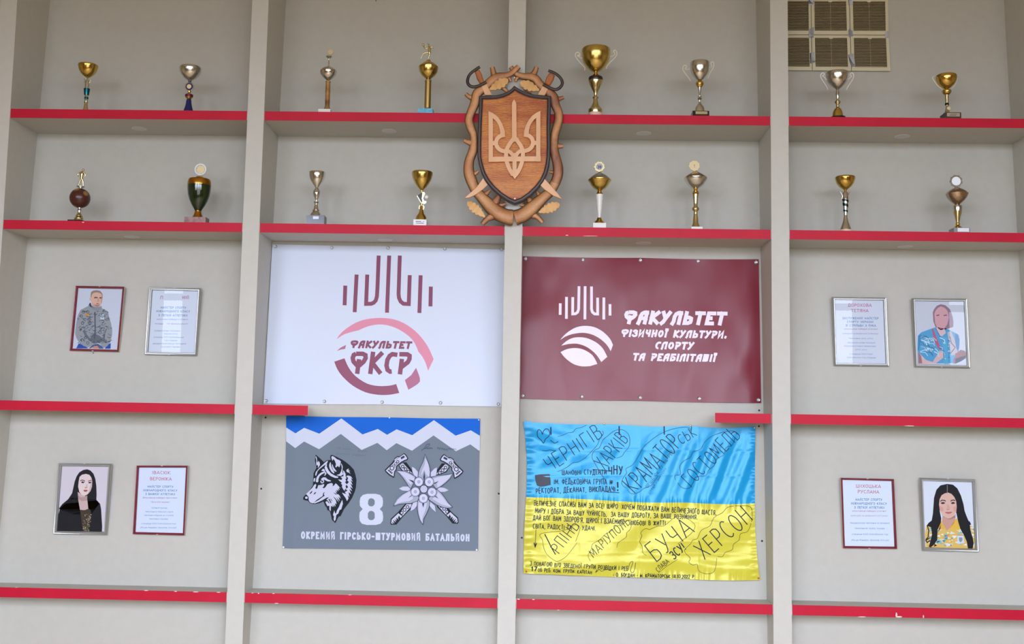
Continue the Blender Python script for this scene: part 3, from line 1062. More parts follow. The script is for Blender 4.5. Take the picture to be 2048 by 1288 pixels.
t = Trophy((1130, 85, 8.58), 520, (0, 2), 'largest gold cup with scrolled cream handles and dark stem band, right of the emblem', YT)
t.lathe('cup', [(110, 236), (125, 246), (170, 249), (230, 246), (330, 222), (420, 164), (480, 96), (505, 48), (508, 30)], GOLDC, hollow=True)
t.lathe('neck', [(484, 34), (495, 30), (540, 30), (560, 60), (590, 104), (600, 116)], GOLD)
t.lathe('stem_band', [(598, 118), (612, 123), (645, 124), (658, 118)], solid('dark_band', (38, 28, 26), .3))
t.lathe('stem', [(656, 120), (670, 120), (720, 106), (800, 66), (860, 34), (900, 27), (930, 27), (936, 48), (948, 54), (960, 44), (966, 38)], GOLD2)
t.lathe('base', [(964, 38), (1000, 40), (1040, 48), (1080, 68), (1120, 94), (1145, 108), (1150, 120), (1185, 122), (1215, 116)], GOLD2)
t.lathe('foot_plate', [(1214, 118), (1240, 120)], PINKM, to_shelf=True)
t.handle([(335, 482), (342, 450), (325, 415), (270, 355), (205, 275), (176, 222), (188, 182), (220, 168), (250, 190), (250, 228), (222, 238), (215, 222), (232, 215), (255, 262), (300, 266)], CREAMP)
t.handle([(716, 452), (712, 430), (724, 400), (770, 345), (830, 285), (874, 235), (890, 185), (872, 140), (845, 132), (832, 160), (852, 178), (845, 215), (800, 238), (770, 240)], CREAMP)
t = Trophy((1350, 110, 10.06), 495, (0, 2), 'silver cup with cream handles on a black block with a gold plate, top shelf', YT)
t.lathe('cup', [(142, 180), (158, 190), (250, 192), (340, 178), (420, 138), (480, 82), (520, 36)], SILV2, hollow=True)
t.lathe('collar', [(470, 26), (500, 24), (530, 32), (545, 70), (580, 80), (605, 72), (640, 52), (650, 40)], GOLD)
t.lathe('stem', [(600, 40), (700, 28), (800, 20), (825, 20), (830, 38), (840, 36), (848, 18), (866, 40), (884, 46), (900, 30), (912, 20), (960, 24)], SILV)
t.lathe('bell', [(955, 22), (1000, 46), (1040, 80), (1075, 92), (1150, 98)], SILV)
t.block('plinth', 337, 668, 1160, BLACKP, plate=(394, 632, 1172, 1228, GOLD2))
t.handle([(312, 522), (262, 440), (205, 370), (168, 315), (156, 270), (170, 222), (205, 205), (232, 225), (228, 255), (205, 262), (212, 285), (240, 292), (300, 280)], CREAMP)
t.handle([(660, 474), (680, 420), (712, 350), (752, 285), (776, 225), (782, 170), (760, 136), (728, 150), (722, 190), (738, 205), (732, 240), (688, 250)], CREAMP)

t = Trophy((1620, 130, 11.5), 640, (0, 3), 'silver cup with white handles and domed gold base, just below the vent grille', YT)
t.lathe('cup', [(172, 236), (190, 250), (240, 252), (330, 238), (410, 198), (480, 136), (530, 76), (560, 34)], SILV2, hollow=True)
t.lathe('stem', [(488, 22), (520, 26), (540, 30), (560, 26), (600, 38), (660, 42), (700, 36), (760, 34), (790, 24)], SILV)
t.lathe('knob', [(788, 22), (806, 28), (822, 52), (852, 70), (882, 58), (905, 32), (920, 30), (938, 40), (960, 36), (975, 26)], GOLD2)
t.lathe('dome', [(972, 30), (988, 42), (1010, 74), (1060, 100), (1120, 116), (1200, 122)], GOLD)
t.lathe('foot_plate', [(1198, 122), (1206, 176), (1225, 178)], BLACKP, to_shelf=True)
t.handle([(405, 572), (400, 530), (370, 478), (318, 395), (268, 320), (244, 260), (256, 205), (292, 180), (328, 198), (326, 232), (296, 238), (290, 258), (325, 275), (360, 320), (385, 345)], WHITEP, r0=11)
t.handle([(842, 572), (852, 530), (890, 470), (940, 395), (985, 320), (1005, 255), (992, 200), (955, 182), (925, 205), (930, 240), (958, 250), (940, 280), (905, 310), (875, 330)], WHITEP, r0=11)
t = Trophy((1845, 135, 11.7), 580, (0, 3), 'gold bowl cup with thin cream handles on a dark brown block, top right shelf', YT)
t.lathe('cup', [(185, 224), (205, 236), (260, 238), (330, 218), (410, 170), (470, 100), (510, 34)], GOLD, hollow=True)
t.lathe('collar', [(455, 22), (500, 26), (515, 46), (535, 98), (565, 108), (600, 92), (635, 62), (640, 46)], GOLD)
t.lathe('stem', [(600, 50), (700, 42), (835, 34), (900, 30)], GOLD2)
t.lathe('stem_ring', [(838, 44), (880, 46)], DKGREEN)
t.lathe('foot', [(895, 30), (950, 36), (1040, 56), (1072, 84), (1100, 100)], SILV)
t.disc(595, 972, 42, IVORY, th=.003, dy=-t.r(52), name='medallion')
t.block('plinth', 470, 840, 1096, DKBROWN, depth=.06, plate=(508, 806, 1112, 1194, solid('tan_plate', (176, 158, 128), .4)), text=[(.25, .78, .62, .1), (.2, .7, .3, .1)])
t.handle([(462, 512), (428, 478), (362, 428), (308, 362), (262, 292), (232, 240), (258, 214), (284, 205)], CREAMP, r0=10)
t.handle([(684, 492), (720, 462), (762, 400), (798, 330), (818, 262), (812, 232)], CREAMP, r0=8)

# -- second row
t = Trophy((115, 330, 10.73), 455, (1, 0), 'football trophy with a brown ball and a small gold player, second shelf left', YT, name='football_trophy')
t.lathe('stem', [(910, 34), (935, 34), (950, 30), (962, 50), (972, 32), (1000, 32), (1020, 30)], SILV)
t.lathe('base', [(1018, 34), (1050, 46), (1092, 70), (1100, 74), (1104, 66), (1135, 90), (1140, 96), (1150, 92), (1195, 112)], GOLD2)
t.block('plinth', 262, 525, 1192, BLACKP)
mb = MB(); cc = t.P(482, 712); mb.ball(cc, t.r(214), ball_mat(), seg=32); mb.build('football', t.o, smooth=60)
t.lathe('stand', [(458, 84), (468, 88), (478, 84), (484, 40), (512, 40)], SILV)
t.limbs('player_figurine', [[(540, 140, 26), (528, 190, 46), (520, 240, 34), (516, 290, 32), (512, 320, 26)], [(500, 310, 24), (480, 350, 20), (462, 405, 15), (448, 450, 11)], [(536, 310, 24), (550, 360, 20), (552, 405, 15), (552, 455, 12)],
                            [(510, 155, 18), (462, 180, 15), (430, 214, 12), (450, 245, 10)], [(560, 150, 18), (592, 190, 15), (603, 232, 12), (585, 255, 10)], [(548, 140, 14), (551, 118, 13)]], GOLD2, balls=[(553, 106, 25)])
t = Trophy((350, 320, 9.91), 445, (1, 0), 'dark green urn trophy with gold band and lid, topped by a clear ring', YT, name='urn_trophy')
t.lathe('lid', [(318, 20), (330, 60), (352, 86), (372, 98), (384, 196)], BRONZE)
t.lathe('gold_band', [(384, 204), (400, 214), (450, 226), (500, 229), (512, 228)], BRONZE)
t.lathe('urn', [(510, 229), (560, 228), (620, 222), (700, 210), (800, 178), (900, 130), (970, 84), (1012, 62)], URN)
t.lathe('foot', [(1010, 64), (1030, 64), (1070, 74), (1110, 92), (1152, 112)], BRONZE)
t.block('plinth', 225, 645, 1150, BROWNB, depth=.05, rot=.0)
t.disc(508, 190, 122, solid('clear_ring_plastic', (226, 228, 226), .12), th=.006, name='ring', ring=.72)
t.disc(508, 192, 86, IVORY, th=.003, name='emblem_disc', scallop=1)

t = Trophy((590, 335, 10.73), 440, (1, 1), 'silver goblet cup on a dark plum block, second shelf, left of the emblem', YT)
t.lathe('cup', [(98, 168), (112, 174), (200, 166), (290, 132), (360, 84), (410, 46), (440, 24)], SILV2, hollow=True)
t.lathe('neck', [(370, 30), (410, 22), (446, 24)], GOLD)
t.lathe('knob', [(444, 36), (480, 56), (510, 74), (560, 76), (610, 64), (660, 40), (690, 26), (735, 24)], SILV2)
t.lathe('stem', [(732, 26), (738, 58), (752, 60), (768, 38), (800, 36), (860, 48), (905, 58), (910, 76), (932, 72), (945, 62)], SILV)
t.lathe('dome', [(940, 66), (960, 86), (1000, 112), (1050, 126)], SILV)
t.block('plinth', 272, 655, 1048, PURPB, depth=.05, plate=(415, 535, 1072, 1130, solid('small_silver_plate', (150, 150, 170), .3, .6)))
t = Trophy((800, 335, 10.3), 430, (1, 1), 'gold goblet with a black flag and white ball ornament on a white block', YT)
t.lathe('cup', [(95, 208), (112, 218), (150, 216), (250, 188), (340, 138), (410, 86), (448, 44), (470, 22)], GOLDC, hollow=True)
t.lathe('neck', [(420, 28), (455, 24), (492, 18), (515, 16)], GOLD)
fl = [t.P(u, v, -.004) for u, v in [(355, 580), (405, 545), (462, 508), (448, 640), (466, 715), (440, 716), (398, 650)]]
mb = MB(); mb.plate(list(reversed(fl)), .006, BLACKP, bevel=.0008); mb.build('flag_ornament', t.o)
mb = MB(); mb.plate(list(reversed([t.P(u, v, -.004) for u, v in [(462, 505), (500, 505), (520, 545), (492, 590), (480, 640), (500, 690), (540, 690), (540, 730), (505, 752), (455, 745), (420, 715), (345, 582), (360, 580), (436, 712), (464, 716), (448, 640)]])), .005, GOLD2); mb.build('ornament_bracket', t.o)
t.ball(548, 617, 48, WHITEP, 'white_ball', dy=-.006)
t.disc(447, 826, 60, GOLD2, th=.006, name='medallion', inner=(.8, IVORY))
t.lathe('bell', [(740, 30), (760, 26), (885, 40), (900, 44), (950, 58), (990, 90), (1030, 110), (1092, 114)], GOLD)
t.block('plinth', 290, 560, 1093, WHITEP, depth=.05, plate=(292, 552, 1096, 1198, solid('white_label', (236, 236, 244), .5)), text=[(.18, .6, .54, .12), (.75, .86, .56, .06), (.2, .82, .22, .1)])

t = Trophy((1150, 315, 8.88), 430, (1, 2), 'lidded gold cup on a white textured stem with a number 39 medallion', YT)
t.lathe('lid', [(262, 22), (285, 62), (315, 116), (350, 162), (385, 196), (400, 206)], SILV)
t.lathe('cup', [(398, 207), (415, 206), (440, 182), (500, 150), (545, 112), (572, 62), (590, 34)], GOLDC)
t.lathe('neck', [(586, 34), (605, 36), (632, 52), (658, 60)], GOLD)
t.lathe('stem', [(656, 64), (700, 63), (900, 44), (1075, 28)], noise_mat('textured_pearl', (222, 220, 214), (236, 234, 228), 240, rough=.28, bump=.8, dist=.001))
t.lathe('foot', [(1072, 36), (1105, 48), (1140, 80), (1168, 108), (1178, 108)], GOLD)
t.block('plinth', 318, 546, 1176, WHITEP)
d_ = t.disc(432, 165, 98, GOLD2, th=.006, name='medallion', scallop=1, inner=(.62, solid('grey_medallion', (170, 168, 170), .35)))
mb = MB(); A = Art(lambda x, y, h: FP(x, y, t.y - .0042 - h), mb, crop=t.crop)
write(A, '39', (398, 190), (466, 190), 44, 9, ink(50, 50, 130)); mb.build('number', d_, smooth=0)
t = Trophy((1340, 315, 8.76), 448, (1, 2), 'lidded silver cup on a slim stem with a number 1 medallion, second shelf', YT)
t.lathe('lid', [(238, 18), (262, 62), (300, 128), (340, 184), (366, 206)], COPPER)
t.lathe('cup', [(364, 206), (382, 204), (420, 180), (480, 140), (520, 92), (545, 46)], SILV2)
t.lathe('neck', [(540, 48), (562, 34), (578, 30), (600, 50), (640, 60), (648, 50)], GOLD)
t.lathe('stem', [(646, 50), (700, 46), (800, 38), (852, 36), (870, 46), (892, 64), (912, 66), (935, 44), (950, 32), (1000, 36), (1080, 46), (1160, 54), (1180, 66), (1225, 82)], GOLD2)
t.block('plinth', 362, 560, 1226, WHITEP)
d_ = t.disc(425, 148, 98, IVORY, th=.005, name='medallion', scallop=1)
mb = MB(); A = Art(lambda x, y, h: FP(x, y, t.y - .003 - h), mb, crop=t.crop)
write(A, '1', (414, 178), (438, 178), 52, 8, ink(150, 130, 80)); mb.build('number', d_, smooth=0)

t = Trophy((1640, 345, 10.56), 545, (1, 3), 'gold bowl cup on a slim stem with dark green spiral bands, second shelf right', YT)
t.lathe('cup', [(92, 200), (108, 212), (135, 210), (230, 176), (300, 126), (350, 58), (380, 24)], GOLD, hollow=True)
t.lathe('neck', [(345, 26), (372, 22), (410, 26)], GOLD)
t.lathe('stem', [(408, 40), (450, 56), (560, 66), (650, 60), (750, 50), (840, 44), (905, 38)], SILV)
for (v0, v1, s_) in ((562, 640, 1), (640, 745, 1), (786, 835, 1)):
    mb = MB()
    n = 24
    rows = []
    for k in range(n + 1):
        a = math.pi + math.pi * 1.15 * k / n
        vv = v0 + (v1 - v0) * .55 * k / n
        row = []
        for q in (0, 1):
            v = vv + q * (38 if v0 != 640 else 58)
            rr = t.r(67 - (v - 560) * .085) + .0006
            row.append(Vector((t.x + rr * math.cos(a), t.y + rr * math.sin(a), t.z(v))))
        rows.append(row)
    mb.quadgrid(rows, DKGREEN); mb.build('spiral_band', t.o, smooth=60)
t.lathe('base', [(902, 38), (960, 44), (1020, 56), (1080, 74), (1140, 98), (1180, 112), (1215, 114)], SILV)
t.lathe('foot_plate', [(1213, 128), (1235, 130)], PINKM, to_shelf=True)
for s_ in (-1, 1):
    t.limbs('star_ornament', [[(530 + s_ * 50, 540, 13), (530 + s_ * 58, 480, 14), (530 + s_ * 80, 440, 10), (530 + s_ * 104, 405, 5)], [(530 + s_ * 60, 450, 9), (530 + s_ * 62, 400, 5)], [(530 + s_ * 60, 500, 8), (530 + s_ * 74, 560, 5)]], SILV)
t = Trophy((1860, 345, 10.3), 575, (1, 3), 'lidded copper coloured cup with a white scalloped medallion, second shelf far right', YT)
t.lathe('lid', [(306, 24), (335, 90), (370, 152), (410, 200), (445, 224)], COPPER)
t.lathe('cup', [(443, 225), (462, 216), (520, 190), (580, 142), (630, 82), (662, 44)], COPPER)
t.lathe('neck', [(610, 30), (640, 26), (672, 36)], GOLD)
t.lathe('upper_body', [(670, 60), (685, 92), (740, 97), (800, 88)], SILV)
t.lathe('body', [(798, 88), (850, 78), (950, 52), (1020, 36), (1035, 34)], GOLD2)
t.lathe('foot', [(1033, 34), (1048, 40), (1068, 42), (1085, 36), (1110, 56), (1140, 84), (1168, 104)], GOLD)
t.block('plinth', 440, 775, 1163, solid('grey_marble', (140, 136, 140), .3), depth=.055, plate=(515, 748, 1170, 1244, solid('white_label', (236, 236, 244), .5)))
t.disc(535, 180, 134, SILV, th=.005, name='medallion', scallop=1, inner=(.68, solid('bright_silver', (232, 232, 234), .3, .7)))

# ------------------------------------------------------------------ framed portraits and certificates
FSILV = solid('silver_frame_foil', (178, 178, 174), 0.34, 0.75)
FRED = noise_mat('mahogany_frame', (112, 20, 34), (128, 28, 42), 40, rough=0.28, spec=0.6)
FTAN = solid('frame_outer_edge', (196, 176, 164), 0.45)


def picture(name, corners, mat, label, cat, art_fn, fw=.0115, edge=None, tone=(226, 230, 238)):
    """corners: photo pixels TL, TR, BR, BL of the outer frame. The picture hangs upright:
    its lower edge touches the leaning wall, its top stands a little off."""
    zlow = (BP(*corners[2]).z + BP(*corners[3]).z) / 2
    ty = .016                                   # frame thickness
    yb = yback(zlow) - .0008                    # back face
    yf = yb - ty
    tl, tr, br, bl = [FP(x, y, yf) for x, y in corners]
    o = thing(name, FP((corners[2][0] + corners[3][0]) / 2, corners[2][1], yb), label, cat, 'framed pictures in the niches')

    def L(u, v, h=0.0):
        """u, v in 0..1 inside the outer frame (v down); h in front of the back face"""
        a = tl + (tr - tl) * u; b = bl + (br - bl) * u
        p = a + (b - a) * v
        return Vector((p.x, yb - h, p.z))
    W, H = (tr - tl).length, (bl - tl).length
    fu, fv = fw / W, fw / H
    # moulding: four mitred bars with a raised outer lip and a step inside
    mb = MB()
    prof = [(0, .0), (0, ty - .003), (.16, ty), (.42, ty - .001), (.55, ty - .0045), (.8, ty - .0045), (1, ty - .008), (1, .002)]
    rows = []
    for s_, h in prof:
        rows.append([L(fu * s_, fv * s_, h), L(1 - fu * s_, fv * s_, h), L(1 - fu * s_, 1 - fv * s_, h), L(fu * s_, 1 - fv * s_, h)])
    def mf(i, j):
        return edge if (edge is not None and i == 0) else mat
    mb.quadgrid([list(reversed(r)) for r in rows], mat, closed_u=True, mfun=mf)
    mb.build('frame', o, smooth=25)
    # the print
    hp = .0035
    mb = MB()
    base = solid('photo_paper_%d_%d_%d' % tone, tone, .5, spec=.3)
    mb.face([L(fu * .9, 1 - fv * .9, hp), L(1 - fu * .9, 1 - fv * .9, hp), L(1 - fu * .9, fv * .9, hp), L(fu * .9, fv * .9, hp)], base)
    A = Art(lambda x, y, h: FP(x, y, yb - hp - h), mb, step=.00008)
    A.clip = None
    art_fn(A)
    mb.build('print', o, smooth=0)
    # glazing
    mb = MB()
    mb.face([L(fu * .95, 1 - fv * .95, ty - .0075), L(1 - fu * .95, 1 - fv * .95, ty - .0075), L(1 - fu * .95, fv * .95, ty - .0075), L(fu * .95, fv * .95, ty - .0075)], glass_mat())
    mb.build('glass', o, smooth=0)
    # little turn clips of the frame
    mb = MB()
    for u, v in ((.5, fv * .1), (.48, 1 - fv * .1)):
        p = L(u, v, ty); mb.box(p.x - .004, p.x + .004, p.y - .0006, p.y + .001, p.z - .0018, p.z + .0018, solid('frame_clip', (190, 178, 168), .4))
    mb.build('clip', o, smooth=0)
    return o


def rectify(A, quad, box):
    """maps crop coordinates to pixels with the given crop"""
    A.crop = box


SKIN = ink(222, 178, 158); SKIN2 = ink(206, 156, 138); SKINL = ink(236, 200, 186); HAIRK = ink(16, 16, 24); LIP = ink(190, 92, 92); BROW = ink(44, 32, 32)


def man(A):
    A.crop = (130, 550, 7.579)
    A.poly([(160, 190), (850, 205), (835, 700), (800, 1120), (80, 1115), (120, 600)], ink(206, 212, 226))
    A.up()
    A.poly([(170, 1112), (205, 1040), (290, 1060), (350, 1112)], ink(32, 78, 170)); A.poly([(600, 1118), (640, 1060), (694, 1030), (690, 1118)], ink(32, 78, 170))
    A.up()
    jk, jd = ink(152, 156, 162), ink(104, 110, 120)
    A.poly([(365, 440), (380, 430), (420, 470), (490, 490), (545, 470), (556, 470), (560, 505), (620, 530), (656, 560), (668, 640), (700, 740), (716, 840), (712, 920), (690, 1010), (640, 1080), (575, 1112), (545, 1060), (500, 1030), (420, 1070), (350, 1100), (280, 1075), (210, 1020), (170, 950), (152, 880), (170, 720), (200, 600), (235, 530), (310, 490), (350, 470)], jk)
    A.up()
    A.poly([(300, 820), (330, 900), (380, 960), (430, 880), (520, 920), (570, 960), (610, 850), (600, 1000), (520, 1030), (440, 1040), (360, 990), (300, 920), (270, 850)], jd)
    A.poly([(445, 560), (462, 560), (465, 860), (440, 1040), (430, 1030), (450, 850)], ink(70, 76, 92))
    A.up()
    rnd = random.Random(3)
    dk, md = ink(62, 64, 74), ink(96, 98, 106)
    for k in range(150):      # scribbled pattern of the jacket
        x = rnd.uniform(180, 700); y = rnd.uniform(540, 1050)
        if y > 900 and 300 < x < 560 and rnd.random() < .6: continue
        if x < 200 + (600 - y) * .4 or x > 640 + (y - 540) * .2: continue
        a = rnd.uniform(-.7, .5); Lg = rnd.uniform(18, 58)
        pts = [(x + Lg * t * math.cos(a), y + Lg * t * math.sin(a) + 8 * math.sin(t * 6 + k)) for t in (0, .33, .66, 1)]
        A.stroke(pts, rnd.uniform(4, 9), dk if k % 3 else md)
    for (x, y) in ((280, 560), (345, 560), (245, 620), (265, 730), (345, 1030), (310, 950), (530, 870), (610, 1000)):
        A.stroke([(x + 20 * math.cos(q * .9), y + 20 * math.sin(q * .9)) for q in range(7)], 7, dk, closed=True)
    A.poly([(300, 590), (350, 580), (376, 600), (340, 618), (305, 612)], ink(214, 140, 60)); A.poly([(536, 596), (592, 600), (590, 676), (538, 670)], ink(204, 216, 228))
    A.up()
    A.poly([(552, 612), (580, 614), (578, 655), (552, 652)], ink(150, 164, 182))
    A.poly([(378, 420), (392, 425), (400, 470), (450, 505), (380, 480), (362, 450)], ink(60, 66, 84)); A.poly([(410, 480), (480, 492), (540, 478), (556, 505), (500, 540), (430, 530), (400, 505)], ink(140, 146, 156))
    A.poly([(410, 1112), (440, 1070), (480, 1060), (510, 1085), (520, 1118)], ink(206, 140, 124))
    A.poly([(420, 1060), (500, 1040), (560, 1080), (585, 1118), (520, 1116), (490, 1070), (440, 1080), (390, 1112), (360, 1112)], ink(74, 100, 140))
    A.up()
    A.poly([(395, 390), (420, 470), (455, 486), (490, 490), (525, 474), (548, 440), (560, 380), (480, 360)], SKIN2)
    A.up()
    A.poly([(388, 300), (395, 260), (425, 240), (480, 232), (535, 244), (568, 285), (574, 330), (566, 370), (562, 410), (545, 448), (520, 472), (485, 484), (450, 466), (415, 430), (400, 400), (376, 385), (368, 360), (376, 345), (390, 350)], SKIN)
    A.up()
    A.poly([(388, 310), (395, 258), (425, 238), (480, 230), (535, 242), (568, 285), (574, 325), (562, 300), (530, 272), (480, 262), (430, 272), (405, 300), (398, 345), (390, 345)], ink(150, 128, 118))
    A.poly([(440, 340), (462, 330), (498, 338), (494, 352), (460, 350), (445, 356)], ink(96, 62, 58)); A.poly([(520, 340), (556, 334), (562, 344), (548, 358), (520, 352)], ink(96, 62, 58))
    A.poly([(500, 350), (516, 350), (522, 398), (500, 410), (484, 402)], SKIN2)
    A.poly([(470, 432), (496, 426), (520, 432), (500, 442), (476, 442)], ink(168, 100, 92))
    A.poly([(440, 440), (470, 452), (500, 452), (530, 442), (515, 472), (485, 484), (452, 466)], ink(176, 132, 118))
    A.poly([(546, 300), (572, 320), (566, 372), (560, 412), (545, 446), (540, 400), (548, 350)], SKIN2)


def woman_black(A):
    A.crop = (90, 910, 7.573)
    A.poly([(232, 160), (952, 172), (868, 1160), (160, 1154)], ink(216, 206, 214))
    A.up()
    A.poly([(160, 1152), (180, 1030), (205, 900), (225, 815), (300, 740), (420, 640), (780, 680), (835, 740), (850, 820), (858, 960), (866, 1080), (862, 1160)], ink(18, 18, 26))
    A.poly([(208, 815), (260, 745), (350, 670), (410, 580), (450, 400), (480, 320), (520, 262), (580, 226), (640, 216), (690, 236), (735, 285), (762, 360), (778, 470), (782, 600), (778, 690), (820, 740), (700, 900), (420, 900)], HAIRK)
    A.up()
    A.poly([(495, 560), (505, 690), (530, 830), (600, 836), (655, 815), (650, 760), (636, 640), (600, 620)], ink(206, 178, 174))
    A.poly([(530, 832), (560, 838), (610, 832), (660, 812), (690, 840), (700, 900), (690, 980), (672, 1080), (660, 1156), (575, 1154), (550, 980), (540, 900)], ink(66, 54, 40))
    A.up()
    A.poly([(496, 600), (540, 640), (600, 636), (640, 610), (640, 690), (560, 700), (505, 670)], ink(184, 150, 146))
    rnd = random.Random(5)
    for k in range(70):
        y = rnd.uniform(890, 1150); x = rnd.uniform(556 + (y - 890) * .06, 695 - (y - 890) * .14)
        s_ = rnd.uniform(5, 11)
        A.poly([(x, y), (x + s_ * 1.6, y - s_ * .5), (x + s_ * 1.8, y + s_ * .5), (x + s_ * .3, y + s_)], (ink(196, 190, 168), ink(120, 104, 72), ink(150, 130, 96))[k % 3])
    A.poly([(502, 480), (510, 400), (524, 330), (560, 298), (620, 286), (672, 300), (702, 340), (716, 400), (712, 480), (690, 540), (650, 590), (605, 618), (560, 606), (520, 560)], ink(232, 210, 206))
    A.up()
    A.poly([(690, 330), (716, 400), (712, 480), (690, 545), (650, 592), (668, 520), (690, 440)], ink(210, 182, 178))
    A.stroke([(532, 392), (560, 378), (590, 386), (604, 402)], 11, BROW); A.stroke([(652, 400), (672, 388), (704, 384)], 10, BROW)
    A.poly([(546, 408), (570, 398), (600, 412), (584, 426), (556, 424)], ink(60, 48, 60)); A.poly([(654, 416), (680, 404), (706, 412), (694, 428), (664, 430)], ink(60, 48, 60))
    A.poly([(624, 440), (640, 440), (650, 486), (632, 504), (600, 500), (594, 488), (616, 480)], ink(218, 186, 182))
    A.poly([(580, 536), (604, 524), (626, 528), (650, 530), (636, 552), (610, 560), (592, 552)], LIP)
    A.up()
    A.poly([(600, 494), (616, 490), (640, 494), (632, 504), (608, 504)], ink(176, 132, 130)); A.stroke([(584, 538), (616, 540), (648, 534)], 4, ink(140, 60, 62))
    A.poly([(566, 404), (580, 404), (582, 420), (566, 420)], HAIRK); A.poly([(678, 408), (692, 408), (692, 424), (678, 424)], HAIRK)


def woman_yellow(A):
    A.crop = (1670, 940, 6.827)
    A.poly([(1195, 155), (1880, 160), (1935, 1075), (1230, 1070)], ink(222, 228, 238))
    A.up()
    A.poly([(1245, 1068), (1230, 900), (1245, 760), (1320, 710), (1440, 690), (1520, 740), (1660, 660), (1700, 700), (1800, 740), (1880, 770), (1915, 880), (1930, 1074)], ink(230, 190, 96))
    A.up()
    rnd = random.Random(9)
    tri = [ink(60, 150, 184), ink(226, 232, 232), ink(236, 240, 240), ink(120, 190, 196), ink(226, 176, 70), ink(232, 226, 206)]
    for k in range(120):
        x = rnd.uniform(1250, 1915); y = rnd.uniform(780, 1040)
        if y < 860 and 1470 < x < 1640: continue
        s_ = rnd.uniform(22, 46); a = rnd.choice((0, .5, 1)) * math.pi + rnd.uniform(-.2, .2)
        A.poly([(x + s_ * math.cos(a), y + s_ * .6 * math.sin(a)), (x + s_ * math.cos(a + 2.2), y + s_ * .6 * math.sin(a + 2.2)), (x + s_ * math.cos(a - 2.2), y + s_ * .6 * math.sin(a - 2.2))], tri[k % 6])
        if k % 12 == 11: A.layer += .3
    A.up()
    A.poly([(1465, 640), (1460, 700), (1490, 770), (1525, 830), (1570, 790), (1625, 720), (1650, 640), (1560, 600)], ink(206, 158, 142))
    A.poly([(1450, 715), (1480, 750), (1492, 800), (1430, 815), (1420, 770)], ink(232, 180, 60)); A.poly([(1660, 655), (1690, 760), (1700, 830), (1600, 790), (1560, 820), (1590, 760)], ink(236, 188, 66))
    A.up()
    A.poly([(1250, 760), (1280, 720), (1320, 690), (1336, 600), (1345, 480), (1352, 380), (1385, 270), (1440, 210), (1530, 190), (1610, 200), (1670, 250), (1720, 350), (1755, 470), (1770, 560), (1800, 640), (1840, 730), (1850, 830), (1880, 920), (1895, 1000), (1880, 1072), (1815, 1070), (1800, 980), (1760, 890), (1710, 800), (1680, 700), (1660, 600), (1600, 400), (1440, 420), (1430, 560), (1450, 660), (1445, 720), (1400, 820), (1395, 960), (1350, 1020), (1310, 1056), (1280, 1050), (1300, 980), (1325, 880), (1310, 780)], HAIRK)
    for q in ([(1262, 760), (1280, 830), (1270, 920), (1240, 950)], [(1300, 960), (1260, 990), (1240, 960), (1290, 930)], [(1830, 700), (1850, 740), (1830, 745)], [(1340, 1000), (1380, 1030), (1350, 1040)]):
        A.stroke(q, 14, HAIRK)
    A.up()
    A.poly([(1420, 470), (1428, 400), (1455, 345), (1500, 318), (1545, 308), (1590, 326), (1630, 370), (1655, 430), (1662, 500), (1656, 570), (1630, 620), (1590, 652), (1545, 662), (1500, 642), (1455, 600), (1430, 540)], ink(226, 184, 168))
    A.up()
    A.poly([(1424, 500), (1440, 490), (1480, 520), (1480, 560), (1445, 570), (1430, 540)], ink(222, 160, 150)); A.poly([(1610, 510), (1655, 490), (1656, 560), (1625, 570)], ink(222, 162, 152))
    A.poly([(1500, 650), (1560, 666), (1625, 628), (1650, 600), (1640, 650), (1560, 676), (1475, 640), (1450, 600)], ink(176, 126, 114))
    A.stroke([(1532, 200), (1534, 260), (1530, 318)], 8, ink(150, 130, 126))
    A.stroke([(1438, 430), (1460, 412), (1495, 416), (1512, 428)], 13, BROW); A.stroke([(1578, 426), (1600, 412), (1626, 410), (1640, 424)], 13, BROW)
    A.poly([(1440, 450), (1470, 436), (1508, 448), (1490, 462), (1455, 464)], ink(70, 52, 52)); A.poly([(1580, 450), (1610, 434), (1644, 448), (1626, 462), (1595, 464)], ink(70, 52, 52))
    A.poly([(1530, 470), (1552, 470), (1572, 520), (1560, 542), (1522, 542), (1512, 528), (1528, 520)], ink(214, 168, 152))
    A.poly([(1502, 578), (1530, 570), (1552, 572), (1580, 568), (1600, 574), (1580, 594), (1550, 602), (1520, 594)], ink(206, 116, 116))
    A.poly([(1668, 882), (1752, 886), (1768, 1000), (1672, 1008)], ink(214, 224, 236))
    A.up()
    A.stroke([(1504, 579), (1550, 582), (1600, 576)], 4, ink(150, 74, 78)); A.poly([(1522, 536), (1545, 542), (1566, 534), (1556, 546), (1530, 546)], ink(170, 116, 106))
    A.poly([(1692, 920), (1740, 922), (1740, 960), (1716, 990), (1694, 965)], ink(140, 150, 166)); A.poly([(1668, 882), (1752, 886), (1753, 898), (1669, 896)], ink(212, 150, 140))
    A.poly([(1468, 440), (1488, 440), (1488, 460), (1468, 460)], HAIRK); A.poly([(1604, 440), (1624, 440), (1624, 460), (1604, 460)], HAIRK)
    A.poly([(1445, 740), (1440, 800), (1400, 860), (1430, 780)], HAIRK)


